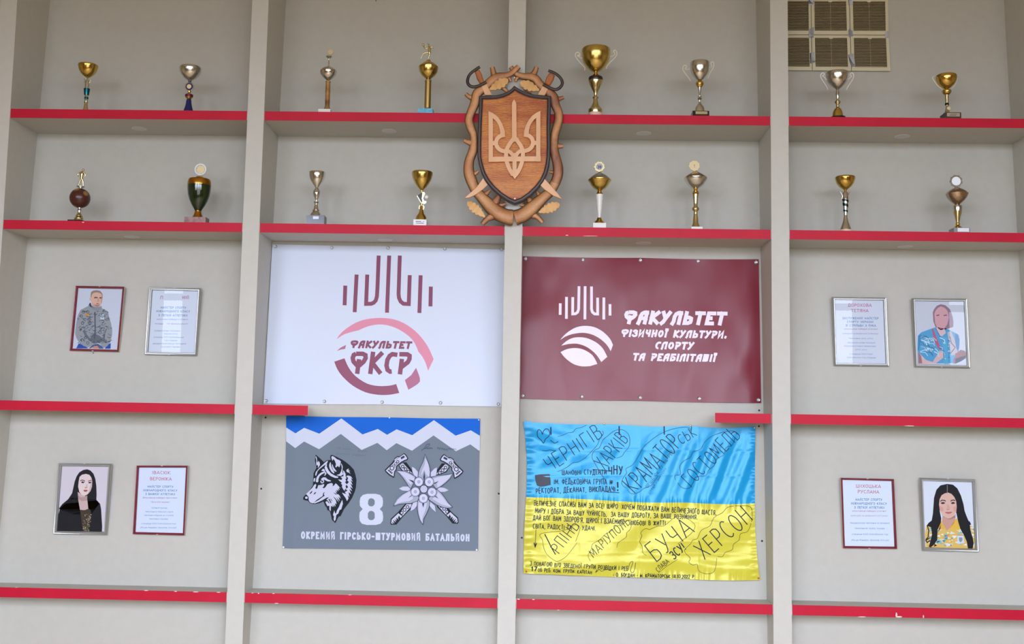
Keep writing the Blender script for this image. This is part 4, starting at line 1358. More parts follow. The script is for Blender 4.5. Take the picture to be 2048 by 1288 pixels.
def woman_blue(A):
    A.crop = (1810, 580, 7.573)
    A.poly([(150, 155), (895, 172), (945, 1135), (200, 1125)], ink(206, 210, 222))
    A.up()
    A.poly([(200, 1115), (190, 900), (196, 690), (250, 640), (330, 610), (440, 570), (620, 580), (760, 650), (810, 680), (828, 760), (820, 880), (800, 1000), (740, 1110)], ink(84, 164, 210))
    A.poly([(420, 340), (440, 290), (480, 240), (540, 215), (610, 230), (680, 290), (720, 400), (732, 480), (730, 560), (600, 600), (470, 580), (430, 480)], ink(150, 120, 138))
    A.up()
    A.poly([(445, 360), (465, 310), (500, 270), (545, 248), (600, 270), (640, 310), (656, 360), (664, 430), (640, 520), (590, 590), (540, 610), (490, 570), (456, 500)], ink(214, 164, 172))
    A.poly([(480, 560), (600, 590), (620, 650), (560, 700), (520, 690), (470, 610)], ink(222, 190, 194))
    A.poly([(405, 590), (430, 590), (470, 700), (520, 830), (552, 920), (500, 880), (440, 760)], ink(196, 92, 124))
    A.poly([(560, 700), (630, 720), (660, 1120), (590, 1120), (570, 900)], ink(96, 176, 216))
    A.poly([(640, 640), (700, 620), (760, 780), (800, 900), (790, 980), (700, 990), (670, 820)], ink(196, 186, 192))
    A.poly([(780, 960), (840, 906), (900, 920), (935, 970), (920, 1030), (850, 1080), (790, 1100), (740, 1118), (730, 1060)], ink(156, 108, 112))
    A.poly([(200, 930), (240, 980), (320, 1060), (420, 1090), (520, 930), (590, 930), (590, 1020), (470, 1110), (300, 1120), (205, 1115)], ink(220, 184, 186))
    A.up()
    A.poly([(760, 650), (810, 680), (828, 760), (820, 880), (790, 920), (760, 800)], ink(62, 128, 186)); A.poly([(200, 700), (240, 660), (236, 780), (210, 930), (192, 900)], ink(66, 140, 190))
    A.poly([(765, 1040), (850, 1010), (930, 990), (920, 1032), (850, 1080), (760, 1118)], ink(74, 70, 92)); A.poly([(760, 960), (800, 950), (810, 1010), (770, 1040)], ink(176, 106, 92))
    A.poly([(200, 930), (245, 1000), (262, 1110), (205, 1114)], ink(170, 116, 118))
    A.stroke([(470, 590), (540, 720), (600, 790)], 12, ink(70, 120, 176)); A.stroke([(680, 700), (700, 800), (760, 870), (690, 960)], 12, ink(128, 80, 86))
    A.poly([(470, 380), (520, 370), (520, 388), (480, 394)], ink(120, 90, 104)); A.poly([(580, 380), (630, 372), (640, 386), (590, 394)], ink(120, 90, 104)); A.poly([(520, 570), (570, 572), (550, 590), (530, 590)], ink(190, 110, 124))
    rnd = random.Random(4)
    for k in range(34):
        x = rnd.uniform(215, 540); y = rnd.uniform(700, 960); a = rnd.uniform(-.5, .5); q = rnd.uniform(30, 80)
        A.stroke([(x, y), (x + q * math.cos(a), y + q * math.sin(a)), (x + q * 1.6 * math.cos(a + .4), y + q * 1.6 * math.sin(a + .4))], rnd.uniform(5, 16), (ink(190, 224, 236), ink(70, 120, 160), ink(214, 230, 238))[k % 3])
    for k in range(16):
        x = rnd.uniform(580, 680); y = rnd.uniform(740, 1100); A.ell(x, y, rnd.uniform(6, 16), rnd.uniform(6, 14), (ink(190, 214, 230), ink(60, 140, 200))[k % 2], 8)


MAG, BLU, PUR, RDT = ink(176, 62, 128), ink(74, 126, 184), ink(140, 104, 168), ink(186, 66, 92)


def certificate(crop, lines, names, heads):
    def fn(A):
        A.crop = crop
        for (txt, x0, x1, y, cap, m, y2) in names:
            write(A, txt, (x0, y), (x1, y2), cap, cap * .15, m, gap=.24, serif=.12)
        for (txt, x0, x1, y, cap, m, y2) in heads:
            write(A, txt, (x0, y), (x1, y2), cap, cap * .2, m, gap=.22, serif=.1)
        for (txt, x0, x1, y, m) in lines:
            small_text(A, txt, (x0, y), (x1, y + 3), 30, m)
    return fn


c1 = certificate((250, 910, 7.573), [
    ('Випускниця кафедри підготовки', 268, 790, 656, ink(140, 70, 140)), ('"Здоров\'я людини"', 385, 685, 720, ink(170, 110, 160)),
    ('Срібний призер', 400, 640, 810, BLU), ('Чемпіонату Європи з ваги,', 310, 730, 868, BLU), ('чемпіонка Європи до 23 років,', 290, 738, 922, BLU), ('чемпіонка України,', 365, 655, 976, BLU),
    ('учасниця ХХХІ Олімпійських ігор', 245, 772, 1048, BLU), ('(Ріо-де-Жанейро, Бразилія, 2016 рік)', 232, 778, 1108, BLU)],
    [('ІВАСЮК', 415, 684, 286, 42, RDT, 290), ('ВЕРОНІКА', 380, 704, 380, 42, RDT, 384)],
    [('МАЙСТЕР СПОРТУ', 342, 730, 492, 28, BLU, 496), ('МІЖНАРОДНОГО КЛАСУ', 278, 790, 548, 28, BLU, 552), ('З ВАЖКОЇ АТЛЕТИКИ', 308, 756, 604, 28, BLU, 608)])
c2 = certificate((1650, 580, 7.573), [
    ('випускниця кафедри фізичної', 288, 800, 598, PUR), ('культури та валеології 2008 року', 262, 810, 668, PUR), ('Чемпіонка світу (2006)', 358, 726, 742, BLU), ('Дворазова срібна призерка', 338, 760, 806, BLU),
    ('Всесвітньої літньої Універсіади', 288, 770, 858, BLU), ('(2009, 2011),', 458, 640, 912, BLU), ('учасниця ХХХ літніх', 372, 726, 978, BLU), ('Олімпійських ігор (Лондон)', 332, 770, 1032, BLU)],
    [('ДОРОХОВА', 350, 704, 250, 42, MAG, 252), ('ТЕТЯНА', 398, 656, 332, 42, MAG, 334)],
    [('ЗАСЛУЖЕНИЙ МАЙСТЕР', 262, 810, 440, 28, BLU, 444), ('СПОРТУ УКРАЇНИ', 335, 730, 496, 28, BLU, 498), ('ЗІ СТРІЛЬБИ З ЛУКА', 312, 770, 550, 28, BLU, 554)])
c3 = certificate((1670, 940, 6.827), [
    ('випускниця кафедри фізичної', 235, 704, 568, ink(170, 110, 140)), ('культури та валеології 2007 року', 215, 722, 632, ink(180, 130, 150)), ('Неодноразова чемпіонка та призерка', 205, 742, 732, BLU),
    ('Чемпіонатів і Кубку України', 270, 680, 806, BLU), ('учасниця ХХХІ Олімпійських ігор', 228, 726, 886, BLU), ('(Ріо-де-Жанейро, Бразилія, 2016 рік)', 224, 736, 966, BLU)],
    [('ЦИХОЦЬКА', 288, 624, 238, 40, RDT, 244), ('РУСЛАНА', 312, 600, 314, 40, RDT, 320)],
    [('МАЙСТЕР СПОРТУ', 280, 642, 418, 28, BLU, 420), ('МІЖНАРОДНОГО КЛАСУ', 222, 705, 470, 28, BLU, 474), ('З ЛЕГКОЇ АТЛЕТИКИ', 262, 672, 524, 28, BLU, 528)])
c4 = certificate((270, 550, 7.153), [
    ('випускник кафедри фізичного', 312, 760, 642, ink(120, 120, 180)), ('виховання', 285, 400, 704, PUR), ('та валеології', 455, 760, 706, PUR), ('Срібний призер чемпіонату', 278, 650, 806, BLU), ('Європи (2012),', 415, 615, 850, BLU),
    ('учасник ХХХ Олімпійських', 264, 700, 898, BLU), ('ігор (Лондон),', 418, 610, 944, BLU), ('неодноразовий призер Чемпіонатів', 255, 730, 990, BLU), ('та Кубків України', 370, 645, 1036, BLU)],
    [('Л', 360, 398, 342, 40, MAG, 342), ('НИЙ', 680, 770, 342, 40, MAG, 342)],
    [('МАЙСТЕР СПОРТУ', 368, 730, 478, 26, BLU, 482), ('МІЖНАРОДНОГО КЛАСУ', 305, 785, 530, 26, BLU, 534), ('З ЛЕГКОЇ АТЛЕТИКИ', 335, 748, 588, 26, BLU, 592)])

picture('framed_portrait', [(150.4, 571.2), (248.0, 573.2), (236.6, 703.6), (138.0, 701.0)], FRED, 'dark red framed portrait of a shaven-headed man in a grey patterned jacket', 'framed photo', man, edge=FTAN, fw=.0095, tone=(206, 212, 226))
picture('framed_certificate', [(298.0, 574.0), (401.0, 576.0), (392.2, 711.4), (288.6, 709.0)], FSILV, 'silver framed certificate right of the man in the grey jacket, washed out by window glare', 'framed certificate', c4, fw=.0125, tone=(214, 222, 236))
picture('framed_portrait', [(116.6, 926.4), (221.4, 927.6), (212.4, 1070.0), (105.6, 1068.0)], FSILV, 'silver framed portrait of a woman with long black hair in a black coat', 'framed photo', woman_black, fw=.0125, tone=(216, 206, 214))
picture('framed_certificate', [(272.6, 931.2), (374.8, 931.4), (368.2, 1071.0), (264.8, 1068.4)], FRED, 'dark red framed certificate beside the black coated woman, left side', 'framed certificate', c1, edge=FTAN, fw=.0085, tone=(216, 226, 244))
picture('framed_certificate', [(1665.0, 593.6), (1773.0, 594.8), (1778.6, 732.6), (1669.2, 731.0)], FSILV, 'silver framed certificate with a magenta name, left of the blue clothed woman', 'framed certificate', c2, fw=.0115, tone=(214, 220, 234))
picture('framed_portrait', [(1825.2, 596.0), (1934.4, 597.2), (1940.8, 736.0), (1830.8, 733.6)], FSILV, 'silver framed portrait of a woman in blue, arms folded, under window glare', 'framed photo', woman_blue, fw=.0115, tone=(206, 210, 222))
picture('framed_certificate', [(1682.0, 955.6), (1788.6, 958.4), (1795.0, 1098.0), (1686.8, 1096.6)], FRED, 'dark red framed certificate left of the woman in a yellow patterned shirt', 'framed certificate', c3, edge=FTAN, fw=.0085, tone=(220, 230, 246))
picture('framed_portrait', [(1841.0, 955.6), (1951.6, 958.8), (1958.4, 1104.0), (1846.0, 1101.2)], FSILV, 'silver framed portrait of a dark haired woman in a yellow and blue shirt', 'framed photo', woman_yellow, fw=.0125, tone=(222, 228, 238))

# ------------------------------------------------------------------ vinyl banners
def vinyl(name, rgb, rough, bump_s, sc, dist=.01, spec=.5):
    m, n, l, b = base_mat(name)
    b.inputs['Base Color'].default_value = lin(*rgb)
    b.inputs['Roughness'].default_value = rough
    b.inputs['Specular IOR Level'].default_value = spec
    tc = n.new('ShaderNodeTexCoord'); mp = n.new('ShaderNodeMapping'); nz = n.new('ShaderNodeTexNoise'); bp = n.new('ShaderNodeBump')
    mp.inputs['Scale'].default_value = (1.0, 1.0, .45)
    nz.inputs['Scale'].default_value = sc; nz.inputs['Detail'].default_value = 1.5
    bp.inputs['Strength'].default_value = bump_s; bp.inputs['Distance'].default_value = dist
    l.new(tc.outputs['Object'], mp.inputs[0]); l.new(mp.outputs[0], nz.inputs['Vector']); l.new(nz.outputs['Fac'], bp.inputs['Height']); l.new(bp.outputs[0], b.inputs['Normal'])
    return m


EYE = solid('eyelet_steel', (200, 202, 206), 0.28, 0.9)
EYE2 = solid('screw_head', (226, 228, 230), 0.35, 0.5)


def edge_pts(a, b, n, sag=0.0):
    return [(a[0] + (b[0] - a[0]) * i / n, a[1] + (b[1] - a[1]) * i / n + sag * math.sin(math.pi * i / n)) for i in range(n)]


def sheet(mb, outline, m, off, thick=.0007):
    """thin sheet: front face and a rim back towards the wall"""
    fr = [BP(x, y, off) for x, y in outline]
    bk = [BP(x, y, off - thick) for x, y in outline]
    mb.face(list(reversed(fr)), m)
    mb.face(bk, m)
    n = len(fr)
    for i in range(n):
        j = (i + 1) % n
        mb.face([fr[i], fr[j], bk[j], bk[i]], m)


def eyelet(parent, px, py, off, r=.0085):
    c = BP(px, py, off)
    mb = MB()
    n = 16
    for (r0, d0, r1, d1) in ((r, 0, r * .8, .0022), (r * .8, .0022, r * .5, .0012)):
        mb.quadgrid([[Vector((c.x + r0 * math.cos(6.2832 * k / n), c.y - d0, c.z + r0 * math.sin(6.2832 * k / n))) for k in range(n)],
                     [Vector((c.x + r1 * math.cos(6.2832 * k / n), c.y - d1, c.z + r1 * math.sin(6.2832 * k / n))) for k in range(n)]], EYE, closed_u=True)
    ob = mb.build('eyelet', parent)
    mb = MB()
    mb.ball(Vector((c.x, c.y - .0008, c.z)), r * .52, EYE2, seg=12, sy=.55)
    mb.build('screw_head', ob)


def logo_bars(A, bars, w, m):
    for b in bars:
        A.stroke(b, w, m)


OFF = .007
# -- white banner
B1 = thing('vinyl_banner', BP(770, 808, OFF), 'white vinyl banner with maroon bars, pink ring logo and letters, left of the middle post', 'banner', 'faculty banners')
mb = MB()
OUT1 = edge_pts((544.6, 488.6), (772, 492.4), 6, .6) + edge_pts((772, 492.4), (1009.5, 499.2), 6, .5) + edge_pts((1009.5, 499.2), (1002.6, 813.2), 2) + edge_pts((1002.6, 813.2), (766, 809), 6, .5) + edge_pts((766, 809), (527.4, 807.2), 6, .5) + edge_pts((527.4, 807.2), (544.6, 488.6), 6)
xmax = PX['L2'] - .0015


def P1(x, y, h=0.0):
    p = BP(x, y, OFF + h)
    if p.x > xmax:
        p = p + Vector((xmax - p.x, 0, 0))
    return p


WV = vinyl('white_vinyl', (205, 212, 228), .42, .25, 3.0, spec=.3)
fr = [P1(x, y) for x, y in OUT1]; bk = [P1(x, y, -.0007) for x, y in OUT1]
mb.face(list(reversed(fr)), WV); mb.face(bk, WV)
for i in range(len(fr)):
    j = (i + 1) % len(fr); mb.face([fr[i], fr[j], bk[j], bk[i]], WV)
A = Art(P1, mb, step=.00025, crop=(510, 470, 3.577))
MAR = vinyl('maroon_print', (126, 44, 78), .42, .2, 3.0, spec=.35); MAR2 = vinyl('maroon_ring_print', (136, 56, 88), .42, .2, 3.0, spec=.35)
PINK = vinyl('pink_print', (212, 128, 152), .42, .2, 3.0, spec=.35); MAUVE = vinyl('mauve_print', (168, 92, 124), .42, .2, 3.0, spec=.35)
logo_bars(A, [[(646, 362), (641, 503)], [(727, 283), (713, 552)], [(803, 283), (795, 493), (832, 492), (850, 484), (864, 468), (872, 440), (876, 380), (885, 147)], [(960, 147), (944, 556)],
              [(1036, 147), (1027, 420), (1030, 450), (1042, 476), (1062, 492), (1100, 494), (1107, 287)], [(1185, 288), (1176, 558)], [(1258, 369), (1255, 511)]], 28, MAR)
A.poly(smooth_path([(583, 745), (610, 708), (650, 672), (720, 628), (800, 602), (900, 593), (1000, 605), (1090, 645), (1170, 710), (1235, 795), (1278, 888)], 3) + smooth_path([(1238, 972), (1222, 920), (1198, 872), (1168, 834)], 3) + smooth_path([(1158, 806), (1130, 755), (1080, 708), (1000, 662), (910, 640), (820, 650), (740, 682)], 3) + smooth_path([(690, 694), (640, 710), (600, 734)], 2), PINK)
A.poly([(585, 830), (612, 806), (651, 786), (645, 815), (612, 820)], MAUVE)
A.poly(smooth_path([(567, 906), (590, 962), (630, 1016), (700, 1078), (790, 1125), (880, 1143), (960, 1143), (1032, 1130)], 3) + smooth_path([(1010, 1066), (960, 1078), (880, 1080), (800, 1062), (720, 1010), (670, 948), (640, 882)], 3), MAR2)
A.poly(smooth_path([(1152, 950), (1172, 1000), (1180, 1048), (1140, 1082), (1097, 1107)], 2) + [(1072, 1038), (1118, 1002)], MAUVE)
write(A, 'ФАКУЛЬТЕТ', (676, 808), (1128, 816), 55, 15.5, MAR, font=GB, shear=.22, outer=1.18)
write(A, 'ФКСР', (668, 993), (1130, 998), 160, 32, MAR, font=GB, shear=.12, outer=1.2)
mb.build('sheet', B1, smooth=0)
for (u, v) in ((148, 82), (549, 92), (952, 93), (1358, 99), (1764, 104), (80, 1186), (496, 1190), (909, 1196), (1327, 1201), (1742, 1210)):
    p = A.c((u, v)); eyelet(B1, p[0], p[1], OFF + .0003, .0078)

# -- maroon banner
B2 = thing('vinyl_banner', BP(1281, 800, OFF), 'maroon vinyl banner with white logo and four lines of white lettering', 'banner', 'faculty banners')
mb = MB()
OUT2 = edge_pts((1044.6, 512.4), (1281, 515.6), 8, 1.2) + edge_pts((1281, 515.6), (1517.4, 518.4), 8, 1.4) + edge_pts((1517.4, 518.4), (1522.4, 806), 6) + edge_pts((1522.4, 806), (1280, 801.5), 8, 1.0) + edge_pts((1280, 801.5), (1040.4, 797.2), 8, 1.0) + edge_pts((1040.4, 797.2), (1044.6, 512.4), 6)
MV = vinyl('maroon_vinyl', (122, 30, 46), .27, 1.0, 4.0, dist=.035, spec=.3)
sheet(mb, OUT2, MV, OFF)
A = Art(lambda x, y, h: BP(x, y, OFF + h), mb, step=.00025, crop=(1020, 480, 3.68))
WP = vinyl('white_print', (236, 226, 240), .42, .2, 5.0, spec=.35)
logo_bars(A, [[(370, 466), (369, 551)], [(416, 419), (415, 580)], [(462, 420), (461, 544), (482, 543), (497, 532), (505, 508), (508, 340)], [(553, 340), (551, 584)],
              [(600, 342), (600, 508), (606, 530), (622, 544), (645, 545), (645, 424)], [(691, 423), (690, 585)], [(736, 472), (736, 556)]], 20, WP)
A.poly(smooth_path([(370, 735), (400, 700), (440, 668), (490, 642), (550, 632), (620, 641), (685, 676), (735, 726), (758, 772)], 3) + smooth_path([(741, 818), (715, 775), (670, 732), (610, 698), (540, 683), (460, 692), (405, 712)], 3), WP)
A.poly(smooth_path([(377, 778), (410, 748), (450, 725), (495, 716), (560, 721), (630, 751), (682, 797), (716, 860)], 3) + smooth_path([(672, 898), (640, 850), (600, 811), (550, 780), (490, 763), (425, 766)], 3), WP)
A.poly(smooth_path([(372, 825), (420, 803), (480, 795), (540, 806), (595, 838), (622, 870), (643, 912)], 3) + smooth_path([(590, 928), (530, 930), (470, 914), (420, 880), (390, 850)], 3), WP)
write(A, 'ФАКУЛЬТЕТ', (826, 619), (1606, 630), 102, 28, WP, font=GB, shear=.22, outer=1.14)
write(A, 'ФІЗИЧНОЇ КУЛЬТУРИ,', (812, 713), (1608, 726), 57, 15, WP, font=GB, shear=.22, outer=1.2)
write(A, 'СПОРТУ', (1062, 804), (1362, 808), 57, 15, WP, font=GB, shear=.22, outer=1.2)
write(A, 'ТА РЕАБІЛІТАЦІЇ', (898, 888), (1526, 898), 57, 15, WP, font=GB, shear=.22, outer=1.2)
mb.build('sheet', B2, smooth=0)
for (u, v) in ((117, 139), (537, 148), (959, 150), (1383, 157), (1809, 165), (98, 1146), (530, 1153), (958, 1160), (1392, 1167), (1827, 1176)):
    p = A.c((u, v)); eyelet(B2, p[0], p[1], OFF + .0003, .0088)

# ------------------------------------------------------------------ grey battalion flag
def cloth_mat(name, rgb, rough=.75, bump=.35, sc=7.0, sheen=.2):
    m, n, l, b = base_mat(name)
    b.inputs['Base Color'].default_value = lin(*rgb)
    b.inputs['Roughness'].default_value = rough
    b.inputs['Specular IOR Level'].default_value = .2
    b.inputs['Sheen Weight'].default_value = sheen
    tc = n.new('ShaderNodeTexCoord'); nz = n.new('ShaderNodeTexNoise'); bp = n.new('ShaderNodeBump')
    nz.inputs['Scale'].default_value = sc; nz.inputs['Detail'].default_value = 2
    bp.inputs['Strength'].default_value = bump; bp.inputs['Distance'].default_value = .012
    l.new(tc.outputs['Object'], nz.inputs['Vector']); l.new(nz.outputs['Fac'], bp.inputs['Height']); l.new(bp.outputs[0], b.inputs['Normal'])
    return m


CGREY = cloth_mat('grey_flag_cloth', (112, 123, 136)); CBLUE = cloth_mat('blue_flag_cloth', (20, 98, 200)); CWHITE = cloth_mat('white_flag_cloth', (198, 203, 220)); CDARK = cloth_mat('black_flag_print', (24, 32, 40))
CLIL = cloth_mat('lilac_flag_print', (192, 192, 214)); CSHADE = cloth_mat('grey_flag_print', (158, 164, 182)); CEDGE = cloth_mat('navy_flag_print', (48, 58, 84)); CLET = cloth_mat('letter_flag_print', (198, 203, 220))
F1 = thing('battalion_flag', BP(762, 1098, .006), 'grey cloth flag with snowy peaks, wolf head, number 8 and edelweiss over crossed axes', 'flag')
mb = MB()
OFF1 = .006
FOLD = lambda x, y: .003 * math.exp(-(((x - (590.6 - (y - 835) * .019)) / 9.0) ** 2)) + .0012 * math.sin((x - 573) / 31.0) * math.exp(-((y - 835) / 60.0) ** 2)


def PF(x, y, h=0.0):
    return BP(x, y, OFF1 + h + FOLD(x, y))


A = Art(PF, mb, step=.0005, crop=(540, 810, 4.026))
TLc, TRc, BRc, BLc = (132.5, 88), (1694, 110), (1675, 1173), (100, 1153)


def bil(s, t):
    x0, y0 = TLc[0] + (TRc[0] - TLc[0]) * s, TLc[1] + (TRc[1] - TLc[1]) * s + 2.5 * math.sin(s * math.pi * 2) ** 2
    x1, y1 = BLc[0] + (BRc[0] - BLc[0]) * s, BLc[1] + (BRc[1] - BLc[1]) * s
    bow = 7 * math.sin(math.pi * t) * (1 if s > .5 else 1) * (s - .5) * -1.0
    return A.c((x0 + (x1 - x0) * t + bow, y0 + (y1 - y0) * t))


rows = [[PF(*bil(i / 120.0, j / 30.0)) for i in range(121)] for j in range(30, -1, -1)]
mb.quadgrid(rows, CGREY)
rowsb = [[p + Vector((0, .0008, 0)) for p in r] for r in rows]
mb.quadgrid([list(reversed(r)) for r in rowsb], CGREY)


def gpoly(pts, m):
    """polygon cut into vertical strips so that it follows the fold of the cloth"""
    A.poly(pts, m)


ZB = [(133, 183), (205, 228), (275, 184), (397, 231), (575, 108), (745, 237), (868, 193), (943, 240), (1020, 196), (1145, 243), (1320, 122), (1495, 247), (1617, 204), (1690, 248)]
ZW = [(130, 292), (203, 347), (275, 294), (395, 356), (570, 233), (738, 362), (865, 305), (940, 364), (1018, 307), (1143, 368), (1317, 245), (1497, 372), (1613, 317), (1686, 370)]


def zy(Z, x):
    for (x0, y0), (x1, y1) in zip(Z, Z[1:]):
        if x <= x1:
            return y0 + (y1 - y0) * (x - x0) / (x1 - x0)
    return Z[-1][1]


xs_ = sorted(set([130.0, 1690.0] + [float(k) for k in range(140, 1690, 10)] + [p[0] for p in ZB[1:-1]] + [p[0] for p in ZW[1:-1]]))
for (top, bot, m) in ((None, ZB, CBLUE), (ZB, ZW, CWHITE)):
    r0, r1, r2 = [], [], []
    for x in xs_:
        s = min(1, max(0, (x - 130) / 1560.0))
        yt = (89 + 22 * s + 2.5 * math.sin(s * math.pi * 2) ** 2) if top is None else zy(top, x)
        yb2 = zy(bot, x)
        r0.append(PF(*A.c((x, yb2)), h=.0007)); r1.append(PF(*A.c((x, (yt + yb2) / 2)), h=.0007)); r2.append(PF(*A.c((x, yt)), h=.0007))
    mb.quadgrid([r0, r1, r2], m)
# 8
A.up()
A.poly([(782, 715), (850, 715), (886, 724), (906, 748), (910, 778), (907, 812), (884, 838), (906, 862), (911, 900), (908, 932), (890, 956), (850, 966), (780, 966), (740, 956), (722, 932), (719, 898), (722, 864), (746, 838), (724, 812), (722, 775), (728, 745), (748, 724)], CLET,
       holes=[[(790, 770), (800, 755), (815, 751), (832, 755), (843, 770), (843, 797), (832, 812), (816, 817), (800, 813), (789, 798)], [(788, 872), (800, 856), (815, 852), (832, 857), (843, 872), (843, 910), (832, 924), (815, 928), (798, 923), (788, 908)]])
write(A, 'ОКРЕМИЙ ГІРСЬКО-ШТУРМОВИЙ БАТАЛЬЙОН', (248, 1078), (1608, 1099), 60, 13, CLET, outer=1.4)
# wolf head
A.crop = (600, 890, 7.577)
A.poly([(238, 145), (290, 190), (365, 262), (400, 232), (466, 226), (456, 185), (464, 156), (488, 150), (560, 182), (640, 222), (700, 262), (760, 312), (815, 372), (840, 450), (856, 530), (848, 640), (830, 710), (790, 800), (735, 885), (690, 940), (665, 975), (620, 1070), (605, 1085), (590, 1080), (570, 1115), (548, 1160), (535, 1184), (510, 1160), (485, 1135), (470, 1070), (455, 1010), (430, 990), (415, 990), (405, 950), (380, 920), (362, 870), (350, 855), (300, 880), (240, 893), (190, 893), (150, 880), (120, 845), (80, 840), (48, 825), (48, 795), (68, 770), (95, 745), (150, 680), (195, 610), (200, 520), (205, 430), (225, 390), (250, 345), (238, 300), (226, 230)], CDARK)
A.up()
for p in ([(236, 175), (246, 172), (256, 200), (262, 255), (272, 265), (280, 240), (296, 260), (304, 300), (280, 340), (268, 344), (275, 320), (262, 300), (250, 315), (245, 280), (250, 240)],
          [(232, 440), (240, 410), (290, 350), (360, 285), (410, 240), (425, 242), (405, 285), (350, 320), (290, 370), (265, 400), (245, 465), (232, 462)],
          [(240, 540), (252, 490), (290, 440), (330, 412), (362, 405), (370, 425), (330, 445), (295, 475), (278, 520), (280, 550), (265, 568), (242, 560)],
          [(322, 390), (350, 358), (372, 370), (380, 400), (402, 430), (385, 460), (364, 466), (380, 440), (366, 405), (350, 395)],
          [(205, 545), (212, 505), (232, 500), (232, 515), (222, 555), (208, 556)],
          [(372, 340), (392, 295), (410, 292), (404, 325), (430, 380), (470, 430), (530, 465), (580, 480), (575, 500), (530, 498), (470, 475), (415, 430), (385, 380)],
          [(442, 300), (455, 262), (466, 265), (470, 310), (490, 365), (522, 415), (515, 432), (480, 408), (452, 360), (442, 325)],
          [(482, 295), (492, 292), (510, 340), (555, 400), (540, 406), (508, 385), (490, 345)],
          [(474, 180), (490, 166), (520, 182), (560, 215), (600, 230), (622, 255), (610, 275), (612, 300), (595, 340), (575, 318), (560, 325), (548, 342), (535, 330), (545, 290), (528, 240), (505, 210), (492, 240), (482, 215)],
          [(612, 270), (634, 290), (648, 330), (640, 400), (655, 445), (620, 470), (580, 465), (555, 455), (600, 440), (622, 400), (634, 350), (628, 310)],
          [(705, 375), (730, 360), (745, 360), (730, 378), (765, 395), (740, 396), (766, 440), (735, 415), (718, 415), (702, 395)],
          [(650, 380), (672, 400), (692, 440), (690, 470), (705, 500), (688, 520), (700, 550), (680, 560), (712, 600), (690, 620), (700, 655), (675, 680), (690, 700), (660, 680), (635, 635), (640, 600), (620, 590), (635, 570), (600, 545), (575, 520), (630, 530), (640, 505), (615, 485), (660, 470)],
          [(700, 470), (730, 462), (770, 475), (800, 515), (770, 500), (800, 560), (765, 530), (798, 610), (760, 580), (800, 660), (755, 630), (790, 700), (745, 670), (778, 745), (735, 715), (750, 790), (722, 760), (735, 810), (712, 850), (690, 800), (660, 760), (635, 722), (700, 745), (680, 715), (720, 690), (690, 670), (730, 640), (705, 600), (742, 560), (715, 540), (730, 500)],
          [(305, 545), (330, 540), (318, 515), (350, 490), (385, 490), (420, 520), (470, 540), (465, 552), (420, 552), (385, 535), (362, 520), (366, 560), (345, 582), (318, 578)],
          [(92, 745), (130, 705), (185, 650), (215, 605), (240, 588), (245, 615), (232, 650), (245, 670), (265, 650), (275, 610), (320, 605), (365, 590), (365, 620), (340, 650), (365, 655), (385, 640), (415, 595), (460, 578), (490, 578), (500, 605), (485, 625), (515, 615), (540, 580), (565, 600), (590, 630), (622, 660), (590, 640), (600, 685), (570, 655), (585, 700), (550, 675), (565, 720), (530, 690), (560, 745), (500, 715), (540, 750), (580, 745), (605, 775), (615, 815), (580, 780), (605, 850), (550, 790), (590, 870), (530, 800), (500, 775), (545, 840), (555, 900), (530, 880), (540, 935), (515, 900), (520, 940), (490, 905), (500, 940), (470, 920), (465, 1005), (445, 980), (445, 920), (415, 925), (385, 865), (410, 850), (400, 830), (440, 790), (400, 800), (350, 830), (290, 860), (225, 885), (210, 880), (180, 882), (150, 868), (132, 835), (130, 790), (110, 760)],
          [(76, 790), (100, 778), (118, 795), (110, 815), (84, 815)],
          [(505, 1040), (520, 990), (530, 1030), (545, 1040), (560, 990), (590, 940), (605, 900), (640, 830), (650, 890), (625, 975), (600, 985), (580, 1040), (550, 1060), (540, 1130), (525, 1155), (510, 1130), (515, 1080), (500, 1060)]):
    A.poly(p, CLIL)
A.up()
for p in ([(142, 740), (165, 710), (190, 690), (182, 715), (165, 738)], [(205, 745), (225, 718), (245, 712), (238, 730), (215, 750)], [(345, 770), (350, 730), (375, 712), (360, 745), (375, 768), (340, 790), (290, 830), (240, 858), (210, 874), (250, 835), (310, 795)],
          [(430, 820), (445, 815), (475, 870), (470, 890)], [(400, 838), (412, 832), (450, 880), (440, 885)], [(460, 815), (470, 815), (488, 850), (482, 855)]):
    A.poly(p, CDARK)
A.poly([(322, 545), (345, 535), (350, 560), (332, 568)], CDARK)
